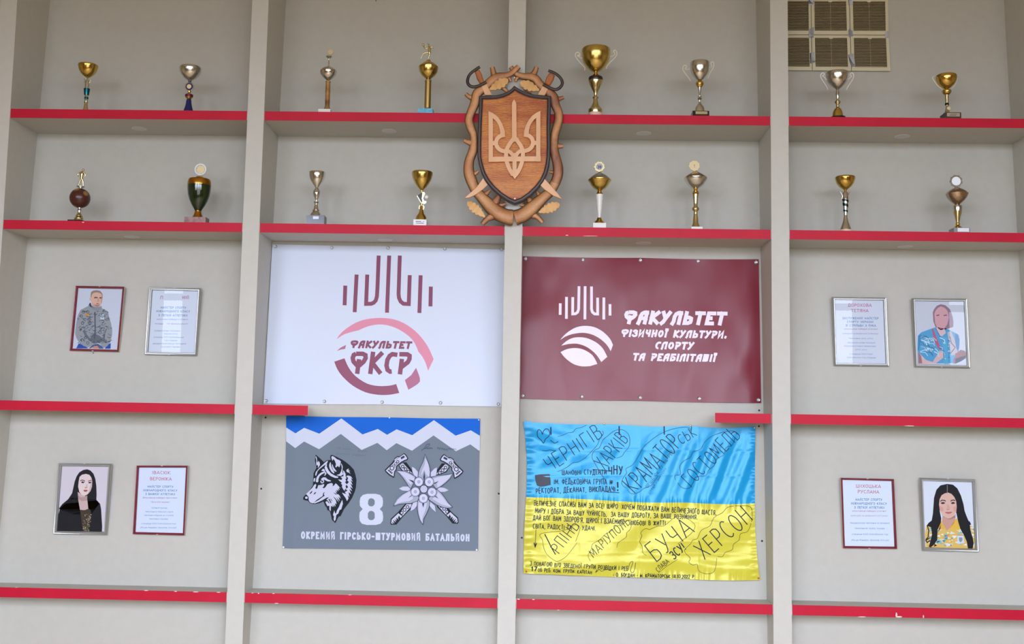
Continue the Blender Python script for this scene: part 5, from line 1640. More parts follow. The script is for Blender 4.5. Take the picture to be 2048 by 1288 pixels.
# edelweiss and axes
A.crop = (760, 890, 7.578)
A.layer = 2
axes_ = []
for flip in (False, True):
    if not flip:
        pm = lambda u, v: (u, v)
    else:
        pm = lambda u, v: (1338 - u + (v - 400) * .012, v + 16)
    def Q(pts): return [pm(u, v) for u, v in pts]
    # handle running from the head down to the other side
    A.layer = 2
    A.poly(Q([(352, 262), (400, 262), (500, 400), (480, 440), (420, 430), (330, 395), (280, 320)]), CDARK)
    A.layer = 3
    A.poly(Q([(350, 275), (490, 430), (425, 420), (340, 380), (296, 318), (320, 290)]), CLIL)
    A.layer = 4
    for k in range(4):
        cx_p, cy_p = 344 + k * 44, 326 + k * 40
        if cy_p > 425: continue
        A.ell(*pm(cx_p, cy_p), 27, 27, CDARK, 12); A.layer = 5; A.ell(*pm(cx_p, cy_p), 16, 16, CLIL, 10); A.layer = 4
    for k in range(4):
        cx_p, cy_p = 366 + k * 44, 346 + k * 40
        A.ell(*pm(cx_p, cy_p), 9, 9, CDARK, 8)
    A.layer = 6
    A.poly(Q([(366, 122), (398, 150), (428, 200), (420, 225), (385, 240), (340, 262), (290, 300), (255, 330), (255, 370), (230, 400), (218, 492), (200, 496), (140, 460), (85, 410), (70, 380), (110, 340), (180, 270), (205, 235), (225, 195), (270, 168), (300, 172)]), CDARK)
    A.layer = 7
    A.poly(Q([(364, 138), (390, 165), (412, 200), (405, 215), (365, 230), (320, 255), (275, 290), (240, 325), (240, 365), (215, 400), (206, 478), (150, 445), (88, 388), (130, 345), (195, 285), (240, 225), (300, 182)]), CLIL)
    A.poly(Q([(215, 228), (240, 200), (272, 182), (288, 186), (250, 210), (225, 240)]), CLIL)
    A.layer = 8
    A.poly(Q([(310, 190), (360, 160), (380, 185), (325, 216)]), CEDGE)
    for k in range(4):
        cu, cv = 268 - k * 29, 254 + k * 32
        A.ell(*pm(cu, cv), (24, 22, 22, 36)[k], (24, 22, 22, 36)[k], CDARK, 12)
    A.layer = 9
    for k in range(4):
        cu, cv = 268 - k * 29, 254 + k * 32
        A.ell(*pm(cu, cv), (14, 14, 13, 24)[k], (14, 14, 13, 24)[k], CLIL, 12)
    A.stroke(Q([(118, 378), (150, 400), (180, 432)]), 12, CDARK); A.stroke(Q([(130, 400), (150, 372)]), 10, CDARK); A.stroke(Q([(150, 420), (172, 395)]), 10, CDARK); A.stroke(Q([(172, 436), (190, 412)]), 10, CDARK)
    # lower handle end (opposite corner)
    A.layer = 2
    lo = lambda pts: [pm(1338 - u + 0, v - 8) for u, v in pts]
    A.poly(lo([(380, 880), (490, 875), (470, 950), (330, 1090), (240, 1198), (160, 1202), (146, 1180), (155, 1110), (260, 1015)]), CDARK)
    A.layer = 3
    A.poly(lo([(395, 890), (475, 885), (455, 935), (340, 1062), (296, 1030), (340, 960)]), CLIL)
    A.poly(lo([(272, 1025), (300, 1050), (330, 1070), (300, 1098), (280, 1060), (262, 1100), (280, 1125), (235, 1090), (245, 1140), (215, 1110), (232, 1165), (185, 1120), (212, 1185), (170, 1150), (190, 1190), (160, 1178), (170, 1120)]), CLIL)
    A.layer = 4
    for k in range(3):
        A.ell(*lo([(410 - k * 44, 932 + k * 44)])[0], 28, 28, CDARK, 12); A.layer = 5; A.ell(*lo([(410 - k * 44, 932 + k * 44)])[0], 17, 17, CLIL, 10); A.layer = 4
A.layer = 10
for p in ([(485, 330), (530, 355), (575, 410), (570, 490), (520, 470), (490, 400)], [(862, 340), (820, 362), (770, 415), (770, 480), (845, 468), (860, 410)], [(288, 660), (350, 630), (440, 630), (470, 660), (430, 698), (340, 690)], [(1040, 685), (975, 650), (900, 640), (860, 675), (900, 712), (980, 710)],
          [(465, 1000), (470, 940), (500, 880), (565, 850), (560, 920), (520, 970)], [(845, 1015), (830, 920), (750, 850), (752, 920), (790, 970)]):
    A.poly(p, CLIL)
A.layer = 11
PET = [([(682, 138), (700, 190), (735, 270), (758, 350), (764, 420), (756, 490), (660, 560), (575, 480), (584, 410), (610, 340), (650, 260), (672, 190)], [(690, 200), (735, 300), (750, 400), (745, 480), (700, 450), (670, 370), (640, 440), (620, 460), (640, 380), (680, 290)]),
       ([(240, 395), (300, 388), (380, 396), (460, 432), (540, 480), (520, 560), (468, 662), (440, 640), (390, 560), (340, 490), (290, 430)], [(270, 400), (380, 410), (480, 460), (525, 500), (505, 540), (440, 520), (490, 570), (470, 600), (420, 560), (370, 490), (310, 430)]),
       ([(1108, 430), (1060, 510), (1000, 570), (920, 630), (850, 668), (800, 600), (780, 490), (860, 465), (960, 455), (1050, 446)], [(1090, 440), (1030, 520), (940, 600), (870, 645), (862, 590), (890, 545), (825, 570), (810, 510), (900, 480), (1000, 462)]),
       ([(208, 925), (215, 890), (260, 820), (340, 745), (460, 682), (540, 720), (590, 800), (570, 848), (480, 880), (360, 888), (270, 900)], [(225, 908), (270, 830), (350, 755), (450, 700), (480, 740), (430, 800), (500, 765), (495, 820), (440, 850), (350, 862), (270, 885)]),
       ([(1100, 945), (1030, 958), (950, 945), (860, 910), (770, 850), (730, 820), (790, 720), (860, 668), (930, 730), (985, 800), (1030, 870)], [(1085, 935), (1020, 925), (930, 900), (850, 850), (790, 815), (840, 790), (885, 812), (855, 770), (880, 710), (950, 790), (1020, 880)]),
       ([(650, 1205), (610, 1150), (580, 1060), (565, 960), (566, 860), (590, 815), (650, 880), (740, 820), (755, 870), (740, 960), (700, 1050), (660, 1120), (658, 1180)], [(646, 1190), (615, 1130), (590, 1040), (580, 940), (585, 870), (630, 880), (655, 950), (680, 880), (710, 880), (690, 980), (650, 1080), (640, 1140)])]
for p, q in PET:
    A.poly(p, CSHADE); A.stroke(p, 8, CEDGE, closed=True)
    A.layer = 12; A.poly(q, CLIL); A.layer = 11
A.layer = 13
for q in ([(672, 400), (684, 490), (670, 560), (656, 490)], [(432, 522), (500, 540), (520, 568), (500, 570)], [(892, 545), (830, 570), (815, 590), (830, 590)], [(425, 805), (480, 775), (500, 765), (470, 770)], [(886, 815), (840, 785), (820, 775), (850, 775)], [(654, 950), (642, 890), (656, 870), (668, 890)]):
    A.poly(q, CEDGE)
for (u, v) in ((588, 558), (745, 560), (536, 708), (788, 714), (658, 808), (664, 668)):
    r = 72 if (u, v) != (664, 668) else 60
    A.layer = 14; A.ell(u, v, r, r + 2, CEDGE, 24); A.layer = 15; A.ell(u, v, r - 7, r - 5, CLIL, 24); A.layer = 16
    if r == 72:
        A.ell(u, v, 46, 46, cloth_mat('pale_lilac_print', (206, 206, 226)) if 'plp' not in MATS else MATS['plp'], 20); A.layer = 17; A.ell(u, v, 28, 30, CSHADE if r == 0 else cloth_mat('mid_lilac_print', (166, 166, 200)), 16)
    else:
        for k in range(6):
            A.ell(u + 36 * math.cos(k * 1.047 + .5), v + 36 * math.sin(k * 1.047 + .5), 8, 8, CSHADE, 8)
        A.ell(u, v, 8, 8, CSHADE, 8)
# faint signatures in pencil
A.crop = (540, 810, 4.026); A.layer = 3
PEN = cloth_mat('faded_pen_ink', (70, 80, 100))
PEN2 = cloth_mat('pale_pen_ink', (92, 102, 120))
rnd = random.Random(12)


def scrawl(x0, y0, x1, y1, amp, w, m, seed):
    r_ = random.Random(seed)
    n = int((x1 - x0) / 5)
    A.stroke([(x0 + (x1 - x0) * k / n, y0 + (y1 - y0) * k / n + amp * math.sin(k * 1.9 + r_.random()) * r_.uniform(.3, 1)) for k in range(n + 1)], w, m)


for q in ((540, 345, 570, 350, 12), (585, 352, 655, 356, 8), (705, 372, 780, 372, 9), (530, 392, 640, 396, 6), (660, 402, 770, 408, 8)):
    scrawl(*q, 2.2, PEN2, int(q[0]))
A.stroke([(1218, 368), (1240, 350), (1262, 318), (1285, 312), (1280, 330), (1240, 352), (1290, 345), (1310, 350)], 4, PEN)
for q in ((1250, 345, 1310, 350, 10), (1345, 345, 1430, 360, 14), (1430, 352, 1500, 356, 6)):
    scrawl(*q, 3, PEN, int(q[0]))
mb.build('cloth', F1, smooth=60)
for (u, v) in ((108, 1145), (1664, 1167), (1681, 120), (962, 103)):
    p = A.c((u, v)); c = PF(p[0], p[1], .0008)
    mb = MB(); mb.ball(c, .0042 if v > 500 else .0028, WHITEP, seg=10, sy=.5); mb.build('pin', F1)

# ------------------------------------------------------------------ blue and yellow satin flag
def satin(name, rgb, rgb2):
    m, n, l, b = base_mat(name)
    b.inputs['Base Color'].default_value = lin(*rgb)
    b.inputs['Roughness'].default_value = .3
    b.inputs['Specular IOR Level'].default_value = .75
    b.inputs['Specular Tint'].default_value = lin(*rgb2)
    b.inputs['Sheen Weight'].default_value = .15
    tc = n.new('ShaderNodeTexCoord'); nz = n.new('ShaderNodeTexNoise'); bp = n.new('ShaderNodeBump')
    nz.inputs['Scale'].default_value = 22; nz.inputs['Detail'].default_value = 3
    bp.inputs['Strength'].default_value = .35; bp.inputs['Distance'].default_value = .006
    l.new(tc.outputs['Object'], nz.inputs['Vector']); l.new(nz.outputs['Fac'], bp.inputs['Height']); l.new(bp.outputs[0], b.inputs['Normal'])
    return m


SB = satin('blue_satin', (24, 150, 206), (170, 225, 255)); SY = satin('yellow_satin', (204, 194, 60), (255, 250, 180)); SYE = satin('yellow_hem', (214, 176, 40), (255, 240, 160))
SPEN = solid('marker_ink', (22, 34, 50), .5, spec=.2); SPENL = solid('thin_pen_ink', (40, 62, 78), .5, spec=.2); SPENY = solid('thin_pen_ink_warm', (70, 66, 30), .5, spec=.2); SBLK = solid('black_marker_block', (18, 22, 44), .5)
F2 = thing('national_flag', BP(1283, 1158, .008), 'blue and yellow satin flag covered with black handwriting, pinned to the wall', 'flag')
KX, KY, KS = 1020, 820, 3.578


def kc(u, v):
    return (KX + u / KS, KY + v / KS)


def curve(pts, t):
    """piecewise cubic through pts (crop units) at t in 0..1 by x-order"""
    n = len(pts) - 1
    f = t * n; i = min(int(f), n - 1); q = f - i
    a, b, c, d = pts[max(i - 1, 0)], pts[i], pts[i + 1], pts[min(i + 2, n)]
    return tuple(.5 * (2 * b[m] + (c[m] - a[m]) * q + (2 * a[m] - 5 * b[m] + 4 * c[m] - d[m]) * q * q + (3 * b[m] - a[m] - 3 * c[m] + d[m]) * q ** 3) for m in (0, 1))


TOP = [(97, 84), (300, 97), (500, 103), (672, 102), (830, 108), (990, 118), (1140, 118), (1290, 114), (1430, 126), (1600, 128), (1757, 117)]
MID = [(116, 624), (280, 628), (440, 634), (600, 642), (760, 652), (920, 660), (1080, 663), (1240, 662), (1410, 670), (1580, 674), (1752, 668)]
BOT = [(97, 1170), (270, 1176), (440, 1184), (610, 1190), (780, 1196), (950, 1200), (1120, 1206), (1290, 1212), (1460, 1218), (1620, 1220), (1788, 1217)]


def hflag(x, y):
    """relief of the satin: folding creases, drapes and puckers (metres)"""
    u, v = (x - KX) * KS, (y - KY) * KS
    h = 0.0
    for cv in (290, 470, 800, 945, 1030):                 # folding creases, horizontal
        h += .0011 * math.exp(-abs(v - cv - 6 * math.sin(u / 210.0)) / 9.0)
    for cu in (505, 930, 1345):                            # and vertical
        h += .0011 * math.exp(-abs(u - cu - 4 * math.sin(v / 160.0)) / 8.0)
    # drapes falling from the pins, strongest at the right
    w = max(0.0, min(1.0, (u - 500) / 1000.0)) * max(0.0, min(1.0, (v - 120) / 200.0)) * max(0.0, min(1.0, (740 - v) / 160.0))
    h += .0042 * w * math.sin((u + .42 * v) / 32.0 + 1.2 * math.sin(v / 170.0)) + .0022 * w * math.sin((u + .38 * v) / 14.5)
    w2 = max(0.0, min(1.0, (v - 660) / 140.0))
    h += .0042 * w2 * math.sin((u * .62 + v * .9) / 62.0 + 1.1 * math.sin(u / 150.0)) + .0022 * w2 * math.sin((u * .8 - v * .7) / 41.0 + .6)
    w3 = max(0.0, 1 - abs(v - 250) / 260.0) * max(0.0, min(1.0, (900 - u) / 500.0))
    h += .0055 * w3 * math.sin((u * .8 + v * .35) / 40.0 + 1.6 * math.sin(v / 60.0)) + .003 * w3 * math.sin((v * .9 - u * .3) / 27.0)
    # puckered seams and hem
    for sv, am in ((645 + (u - 100) * .02, .0022), (1190, .0016)):
        h += am * math.exp(-((v - sv) / 38.0) ** 2) * math.sin(u / 9.0 + 2.5 * math.sin(u / 37.0))
    h += .0016 * math.exp(-((u - 135) / 30.0) ** 2) * math.sin(v / 8.5)
    h += .0018 * math.exp(-((u - 1745) / 22.0) ** 2) * math.sin(v / 7.5)
    # big sag near the lower edge
    h += .006 * math.exp(-((v - 1105 - 25 * math.sin(u / 210.0)) / 40.0) ** 2)
    e_ = min(1.0, max(0.0, (v - 95) / 80.0))
    return h * e_


OFF2 = .012


def PK(x, y, h=0.0):
    return BP(x, y, OFF2 + h + hflag(x, y))


mb = MB()
NU, NV = 260, 84
for (c0, c1, m) in ((TOP, MID, SB), (MID, BOT, SY)):
    rows = []
    for j in range(NV, -1, -1):
        t = j / NV
        r_ = []
        for i in range(NU + 1):
            s = i / NU
            a, b = curve(c0, s), curve(c1, s)
            bow = 14 * math.sin(math.pi * t) * ((1 - s) ** 3) * (1 if m is SB else -.4) - 10 * math.sin(math.pi * t) * s ** 3 * (1 if m is SY else .2)
            r_.append(PK(*kc(a[0] + (b[0] - a[0]) * t + bow, a[1] + (b[1] - a[1]) * t)))
        rows.append(r_)
    mb.quadgrid(rows, m)
    mb.quadgrid([[p + Vector((0, .0009, 0)) for p in reversed(r_)] for r_ in rows], m)
A = Art(PK, mb, step=.0004, crop=(KX, KY, KS))
A.layer = 1
MS = 4


def pen(pts, w=4.5, m=None, k=3):
    A.stroke(smooth_path(pts, k) if k else pts, w, m or SPENL, maxseg=MS)


def wd(txt, a, b, cap, w, m, shear=0, gap=.25, jit=.07):
    write(A, txt, a, b, cap, w, m, gap=gap, jit=jit, shear=shear, maxseg=MS)


# blue half: place names, each in its cloud
wd('ЧЕРНІГІВ', (290, 440), (668, 190), 104, 5.5, SPEN); wd('ХАРКІВ', (680, 430), (850, 215), 104, 5, SPEN)
wd('КРАМАТОР', (896, 600), (1228, 246), 128, 6, SPEN); wd('СЬК', (1226, 246), (1338, 180), 72, 5, SPEN)
wd('ГОСТОМЕЛЬ', (1296, 552), (1652, 190), 112, 5, SPEN)
pen([(232, 175), (222, 150), (205, 140), (195, 160), (198, 190), (225, 218), (240, 238), (252, 210), (275, 190), (285, 165), (275, 140), (255, 135), (240, 150), (232, 175)], 5, SPEN)
for (u, v0, v1) in ((292, 122, 178), (781, 115, 178), (1103, 116, 176)):
    pen([(u, v0), (u + 1, v1)], 9, SPEN, 0)
pen([(288, 215), (305, 228), (322, 238), (345, 225)], 5, SPEN); pen([(340, 190), (380, 180), (410, 165), (450, 158), (470, 135), (510, 125), (548, 108)], 3.5)
pen([(660, 150), (668, 170), (640, 210), (625, 250), (580, 300), (540, 340), (490, 372), (450, 378), (415, 405), (370, 430), (340, 440)], 3.5); pen([(230, 290), (262, 292), (285, 285), (330, 295)], 3.5)
pen([(590, 350), (588, 320), (610, 285), (640, 270), (665, 215), (700, 185), (745, 150), (800, 140), (845, 170), (858, 220), (850, 265), (820, 300), (800, 330), (760, 345)], 3.5); pen([(590, 350), (630, 420), (660, 470), (690, 510)], 4)
pen([(830, 560), (800, 530), (808, 490), (835, 450), (830, 420), (880, 390), (925, 320), (960, 260), (1000, 225), (1060, 180), (1150, 140), (1250, 122), (1285, 130), (1290, 150)], 3.5)
pen([(840, 570), (870, 600), (920, 590), (960, 560), (1010, 540), (1040, 500), (1060, 470)], 3.5)
pen([(1185, 500), (1180, 470), (1220, 460), (1215, 400), (1250, 360), (1290, 340), (1310, 300), (1365, 280), (1390, 235), (1440, 190), (1520, 160), (1600, 150), (1625, 175)], 3.5)
pen([(1200, 520), (1230, 555), (1280, 560), (1310, 520), (1330, 480), (1400, 470), (1420, 430), (1460, 400), (1480, 350), (1530, 320), (1545, 270), (1590, 250), (1610, 200)], 3.5)
wd('ШАНОВНІ СТУДЕНТИ', (372, 464), (690, 460), 30, 5, SPEN, jit=.12); wd('ЧНУ', (705, 462), (805, 462), 62, 8, SPEN); pen([(590, 425), (650, 430), (720, 438)], 5, SPEN, 0)
wd('ІМ. ФЕДЬКОВИЧА ГРУПА №', (315, 530), (735, 532), 36, 5, SPEN, jit=.12); wd('РЕКТОРАТ, ДЕКАНАТ, ВИКЛАДАЧІ', (186, 596), (752, 584), 36, 5.5, SPEN, jit=.12)
pen([(770, 515), (772, 556)], 10, SPEN, 0); pen([(771, 568), (771, 580)], 10, SPEN, 0); pen([(690, 586), (782, 592)], 5, SPEN, 0)
A.layer = 2
ring_ = [(178, 466), (215, 460), (285, 458), (290, 500), (292, 536), (250, 546), (215, 550), (192, 540), (180, 500)]
for k in range(len(ring_)):
    a, b = ring_[k], ring_[(k + 1) % len(ring_)]
    A.poly([a, b, (235, 502)], SBLK)
A.layer = 1
wd('ОГШБ ОК 17 ОБ РЕБ', (988, 560), (1176, 300), 20, 2.6, SPENL, jit=.2); wd('СЛАВА І ДЯКУЄМО', (1000, 600), (1120, 420), 12, 2, SPENL, jit=.2)
# yellow half
LY = 5
wd('ВЕЛИЧЕЗНЕ СПАСИБІ ВАМ ЗА ВСЕ! ЩИРО', (172, 682), (770, 706), 34, 5, SPEN, jit=.1); wd('ХОЧЕМ ПОБАЖАТИ ВАМ ВЕЛИЧЕЗНОГО ЩАСТЯ,', (800, 708), (1475, 752), 34, 5, SPEN, jit=.1)
wd('МИРУ І ДОБРА ЗА ВАШУ ЧУЙНІСТЬ,', (180, 736), (690, 762), 34, 5, SPEN, jit=.1); wd('ЗА ВАШУ ДОБРОТУ, ЗА ВАШЕ РОЗУМІННЯ.', (722, 762), (1340, 782), 32, 5, SPEN, jit=.1)
wd('ДАЙ БОГ ВАМ ЗДОРОВ\'Я, ЩИРОЇ І ВЗАЄМНОЇ', (165, 786), (815, 818), 34, 5, SPEN, jit=.1); wd('ЛЮБОВІ В ЖИТТІ', (862, 822), (1112, 826), 30, 5, SPEN, jit=.1)
wd('СВІТА, РАДОСТІ ТА', (164, 846), (440, 858), 32, 5, SPEN, jit=.1); wd('УДАЧІ.', (515, 858), (612, 862), 30, 5, SPEN, jit=.1)
pen([(186, 856), (180, 978)], 4, SPENY, 0); pen([(172, 950), (180, 982), (190, 952)], 7, SPEN, 0)
pen([(248, 888), (275, 940), (300, 990), (326, 1034)], 7.5, SPEN, 2); wd('РПІНЬ', (352, 1032), (500, 836), 84, 5.5, SPEN)
wd('МАРІУПОЛЬ', (598, 1060), (862, 808), 62, 4.8, SPEN, shear=.1)
wd('БУЧА', (1044, 1086), (1322, 872), 140, 7, SPEN); wd('ХЕРСОН', (1398, 1076), (1738, 782), 136, 7, SPEN)
wd('СЛАВА', (1060, 1160), (1142, 1090), 34, 4, SPEN); wd('ЗСУ!', (1172, 1068), (1262, 998), 62, 8, SPEN); pen([(1060, 1168), (1120, 1120), (1200, 1068)], 3, SPENY, 0)
pen([(215, 905), (222, 885), (300, 872), (350, 868), (420, 850), (470, 820), (500, 840), (492, 880), (470, 940)], 3, SPENY); pen([(215, 905), (232, 930), (240, 980), (262, 1030), (310, 1072), (345, 1082), (400, 1050), (450, 990), (480, 950)], 3, SPENY)
pen([(575, 1080), (558, 1040), (580, 1000), (590, 960), (640, 930), (680, 890), (720, 870), (760, 830), (800, 825), (842, 790), (868, 800), (862, 850), (835, 880), (832, 910), (775, 950), (765, 985)], 3, SPENY)
pen([(1000, 855), (965, 850), (935, 880), (945, 900), (928, 940), (945, 975), (950, 1020), (975, 1040)], 3, SPENY); pen([(1000, 855), (1060, 830), (1100, 830), (1140, 800), (1170, 775), (1220, 760), (1290, 790), (1325, 830), (1300, 880), (1250, 920), (1200, 960)], 3, SPENY)
pen([(1260, 1030), (1250, 1000), (1290, 960), (1310, 930), (1340, 920), (1370, 860), (1430, 830), (1460, 770), (1520, 735), (1560, 695), (1640, 685), (1715, 690), (1732, 730), (1728, 800), (1700, 870), (1650, 885), (1640, 930), (1600, 960), (1590, 1000), (1540, 1020), (1520, 1050), (1485, 1048)], 3.2, SPENY)
pen([(1260, 1030), (1290, 1060), (1280, 1090), (1310, 1110), (1340, 1105), (1350, 1150), (1400, 1172), (1450, 1165), (1470, 1130), (1480, 1060)], 3.2, SPENY)
wd('З ПОВАГОЮ В/О ЗВЕДЕНОЇ ГРУПИ РОЗВІДКИ І РЕБ', (142, 1112), (845, 1150), 28, 4.6, SPEN, jit=.12); wd('17', (152, 1152), (190, 1154), 30, 8, SPEN)
wd('ОБ РЕБ. КОМ. ГРУПИ: КАПІТАН', (200, 1156), (585, 1174), 24, 4.6, SPEN, jit=.14); wd('- О. БОГДАН - М. КРАМАТОРСЬК 18.10.2022 Р.', (735, 1192), (1322, 1206), 24, 5, SPEN, jit=.12)
pen([(610, 1165), (625, 1140), (618, 1160), (640, 1140), (655, 1155), (690, 1140), (720, 1150)], 3.5, SPENY); pen([(840, 1150), (850, 1120), (862, 1090), (880, 1088), (862, 1150), (885, 1160), (900, 1092)], 3.5, SPEN)
mb.build('cloth', F2, smooth=80)
for (u, v, m) in ((118, 92, GOLD2), (674, 100, GOLD2), (1292, 112, GOLD2), (1750, 127, GOLD2), (117, 1156, solid('orange_pin', (206, 84, 30), .4)), (1778, 1203, solid('orange_pin', (206, 84, 30), .4))):
    x, y = kc(u, v); c = PK(x, y, .001)
    mb = MB(); mb.ball(c, .0042, m, seg=12, sy=.6); mb.build('pin', F2)
mb = MB()
mb.plate(list(reversed([BP(*kc(u, v), off=.017) for u, v in [(97, 82), (142, 79), (143, 92), (112, 99), (100, 98)]])), .004, SB); mb.build('folded_corner', F2)

# ------------------------------------------------------------------ carved wooden emblem on the middle post
def wood_mat(name, light, mid, dark, scale=9, rough=.5, stretch=(1, 1, .25), scorch=True, coat=.15, bump=.15):
    m, n, l, b = base_mat(name)
    tc = n.new('ShaderNodeTexCoord'); mp = n.new('ShaderNodeMapping'); nz = n.new('ShaderNodeTexNoise'); rp = n.new('ShaderNodeValToRGB'); gr = n.new('ShaderNodeTexNoise')
    mp.inputs['Scale'].default_value = stretch
    nz.inputs['Scale'].default_value = scale; nz.inputs['Detail'].default_value = 4; nz.inputs['Distortion'].default_value = .6
    gr.inputs['Scale'].default_value = scale * 14; gr.inputs['Detail'].default_value = 3
    l.new(tc.outputs['Object'], mp.inputs[0]); l.new(mp.outputs[0], nz.inputs['Vector']); l.new(mp.outputs[0], gr.inputs['Vector']); l.new(nz.outputs['Fac'], rp.inputs[0])
    e0, e1 = rp.color_ramp.elements
    e0.position, e0.color = .36, lin(*mid)
    e1.position, e1.color = .60, lin(*light)
    e = rp.color_ramp.elements.new(.27); e.color = lin(*dark)
    col = rp.outputs[0]
    if scorch:                                  # torch-burnt edges of the carving
        at = n.new('ShaderNodeAttribute'); at.attribute_name = 'scorch'
        mx = n.new('ShaderNodeMix'); mx.data_type = 'RGBA'
        ad = n.new('ShaderNodeMath'); ad.operation = 'MULTIPLY_ADD'; ad.inputs[1].default_value = .35; ad.use_clamp = True
        l.new(gr.outputs['Fac'], ad.inputs[0]); l.new(at.outputs['Fac'], ad.inputs[2])
        sb = n.new('ShaderNodeMath'); sb.operation = 'SUBTRACT'; sb.inputs[1].default_value = .12; sb.use_clamp = True
        l.new(ad.outputs[0], sb.inputs[0])
        l.new(sb.outputs[0], mx.inputs[0]); l.new(col, mx.inputs[6]); mx.inputs[7].default_value = lin(58, 30, 20)
        col = mx.outputs[2]
    l.new(col, b.inputs['Base Color'])
    b.inputs['Roughness'].default_value = rough
    b.inputs['Coat Weight'].default_value = coat
    b.inputs['Coat Roughness'].default_value = .3
    bp = n.new('ShaderNodeBump'); bp.inputs['Strength'].default_value = bump; bp.inputs['Distance'].default_value = .003
    l.new(gr.outputs['Fac'], bp.inputs['Height']); l.new(bp.outputs[0], b.inputs['Normal'])
    return m


BRANCH = wood_mat('burnt_branch_wood', (206, 146, 92), (156, 96, 60), (92, 54, 50), scale=10, stretch=(1, 1, .6))
BRANCHL = wood_mat('light_branch_wood', (208, 152, 96), (178, 116, 66), (120, 74, 56), scale=14, stretch=(.6, 1, 1))
PALEW = noise_mat('pale_carved_wood', (218, 166, 122), (228, 178, 134), 22, rough=.45, stretch=(1, 1, .15), coat=.1)
LEAFW = noise_mat('leaf_carved_wood', (206, 152, 84), (222, 172, 108), 30, rough=.5, stretch=(1, 1, .4), bump=.3, dist=.002)
DARKW = noise_mat('charred_frame_wood', (48, 38, 38), (66, 52, 50), 20, rough=.45, stretch=(1, 1, .2), bump=.1)
GUARD = noise_mat('charred_guard_wood', (48, 36, 32), (70, 52, 44), 24, rough=.4)
GRIP = wood_mat('burnt_grip_wood', (176, 98, 40), (128, 62, 26), (70, 34, 22), scale=14, scorch=False)


def chip_carved():
    m, n, l, b = base_mat('chip_carved_panel')
    tc = n.new('ShaderNodeTexCoord'); mp = n.new('ShaderNodeMapping'); vo = n.new('ShaderNodeTexVoronoi'); nz = n.new('ShaderNodeTexNoise'); rp = n.new('ShaderNodeValToRGB'); bp = n.new('ShaderNodeBump'); mx = n.new('ShaderNodeMix')
    mp.inputs['Scale'].default_value = (55, 20, 210)
    vo.inputs['Scale'].default_value = 1.0; vo.inputs['Randomness'].default_value = .8
    l.new(tc.outputs['Object'], mp.inputs[0]); l.new(mp.outputs[0], vo.inputs['Vector'])
    nz.inputs['Scale'].default_value = 9; nz.inputs['Detail'].default_value = 5
    mp2 = n.new('ShaderNodeMapping'); mp2.inputs['Scale'].default_value = (.5, 1, 1.6)
    l.new(tc.outputs['Object'], mp2.inputs[0]); l.new(mp2.outputs[0], nz.inputs['Vector']); l.new(nz.outputs['Fac'], rp.inputs[0])
    e0, e1 = rp.color_ramp.elements
    e0.position, e0.color = .34, lin(176, 84, 30)
    e1.position, e1.color = .56, lin(216, 142, 68)
    mx.data_type = 'RGBA'; mx.blend_type = 'MULTIPLY'; mx.inputs[0].default_value = .55
    r2 = n.new('ShaderNodeValToRGB')
    r2.color_ramp.elements[0].position, r2.color_ramp.elements[0].color = .0, (1, 1, 1, 1)
    r2.color_ramp.elements[1].position, r2.color_ramp.elements[1].color = .8, (.55, .36, .2, 1)
    l.new(vo.outputs['Distance'], r2.inputs[0]); l.new(rp.outputs[0], mx.inputs[6]); l.new(r2.outputs[0], mx.inputs[7])
    l.new(mx.outputs[2], b.inputs['Base Color'])
    b.inputs['Roughness'].default_value = .38; b.inputs['Coat Weight'].default_value = .3; b.inputs['Coat Roughness'].default_value = .25
    bp.inputs['Strength'].default_value = .8; bp.inputs['Distance'].default_value = .004; bp.invert = True
    l.new(vo.outputs['Distance'], bp.inputs['Height']); l.new(bp.outputs[0], b.inputs['Normal'])
    return m


EM = thing('carved_emblem', FP(1029, 452, -.003), 'carved wooden shield with trident, oak branch wreath and crossed sabres on the middle post', 'emblem')
C1, C2, C3, C4 = (920, 120, 7.575), (1020, 120, 7.575), (920, 280, 7.158), (1020, 280, 7.158)


def E_(crop, pts):
    return [(crop[0] + p[0] / crop[2], crop[1] + p[1] / crop[2]) + tuple(p[2:]) for p in pts]


PXM = mpp(FP(1029, 300, -.03))


def limb(mb, sc, path, y0, m, flat=.55, seg=14, k=3):
    """a branch: px path with radius in px as third value; edges burnt"""
    pth = smooth_path(path, k)
    pts = [FP(p[0], p[1], y0) for p in pth]
    i0, nr, sg = mb.tube(pts, [p[2] * PXM for p in pth], m, seg=seg, flat=flat)
    for r in range(nr):
        for q in range(sg):
            a = 2 * math.pi * q / sg
            s = abs(math.cos(a))
            sc[i0 + r * sg + q] = max(0.0, (s - .5) / .5) ** 1.1 * .95
    return i0


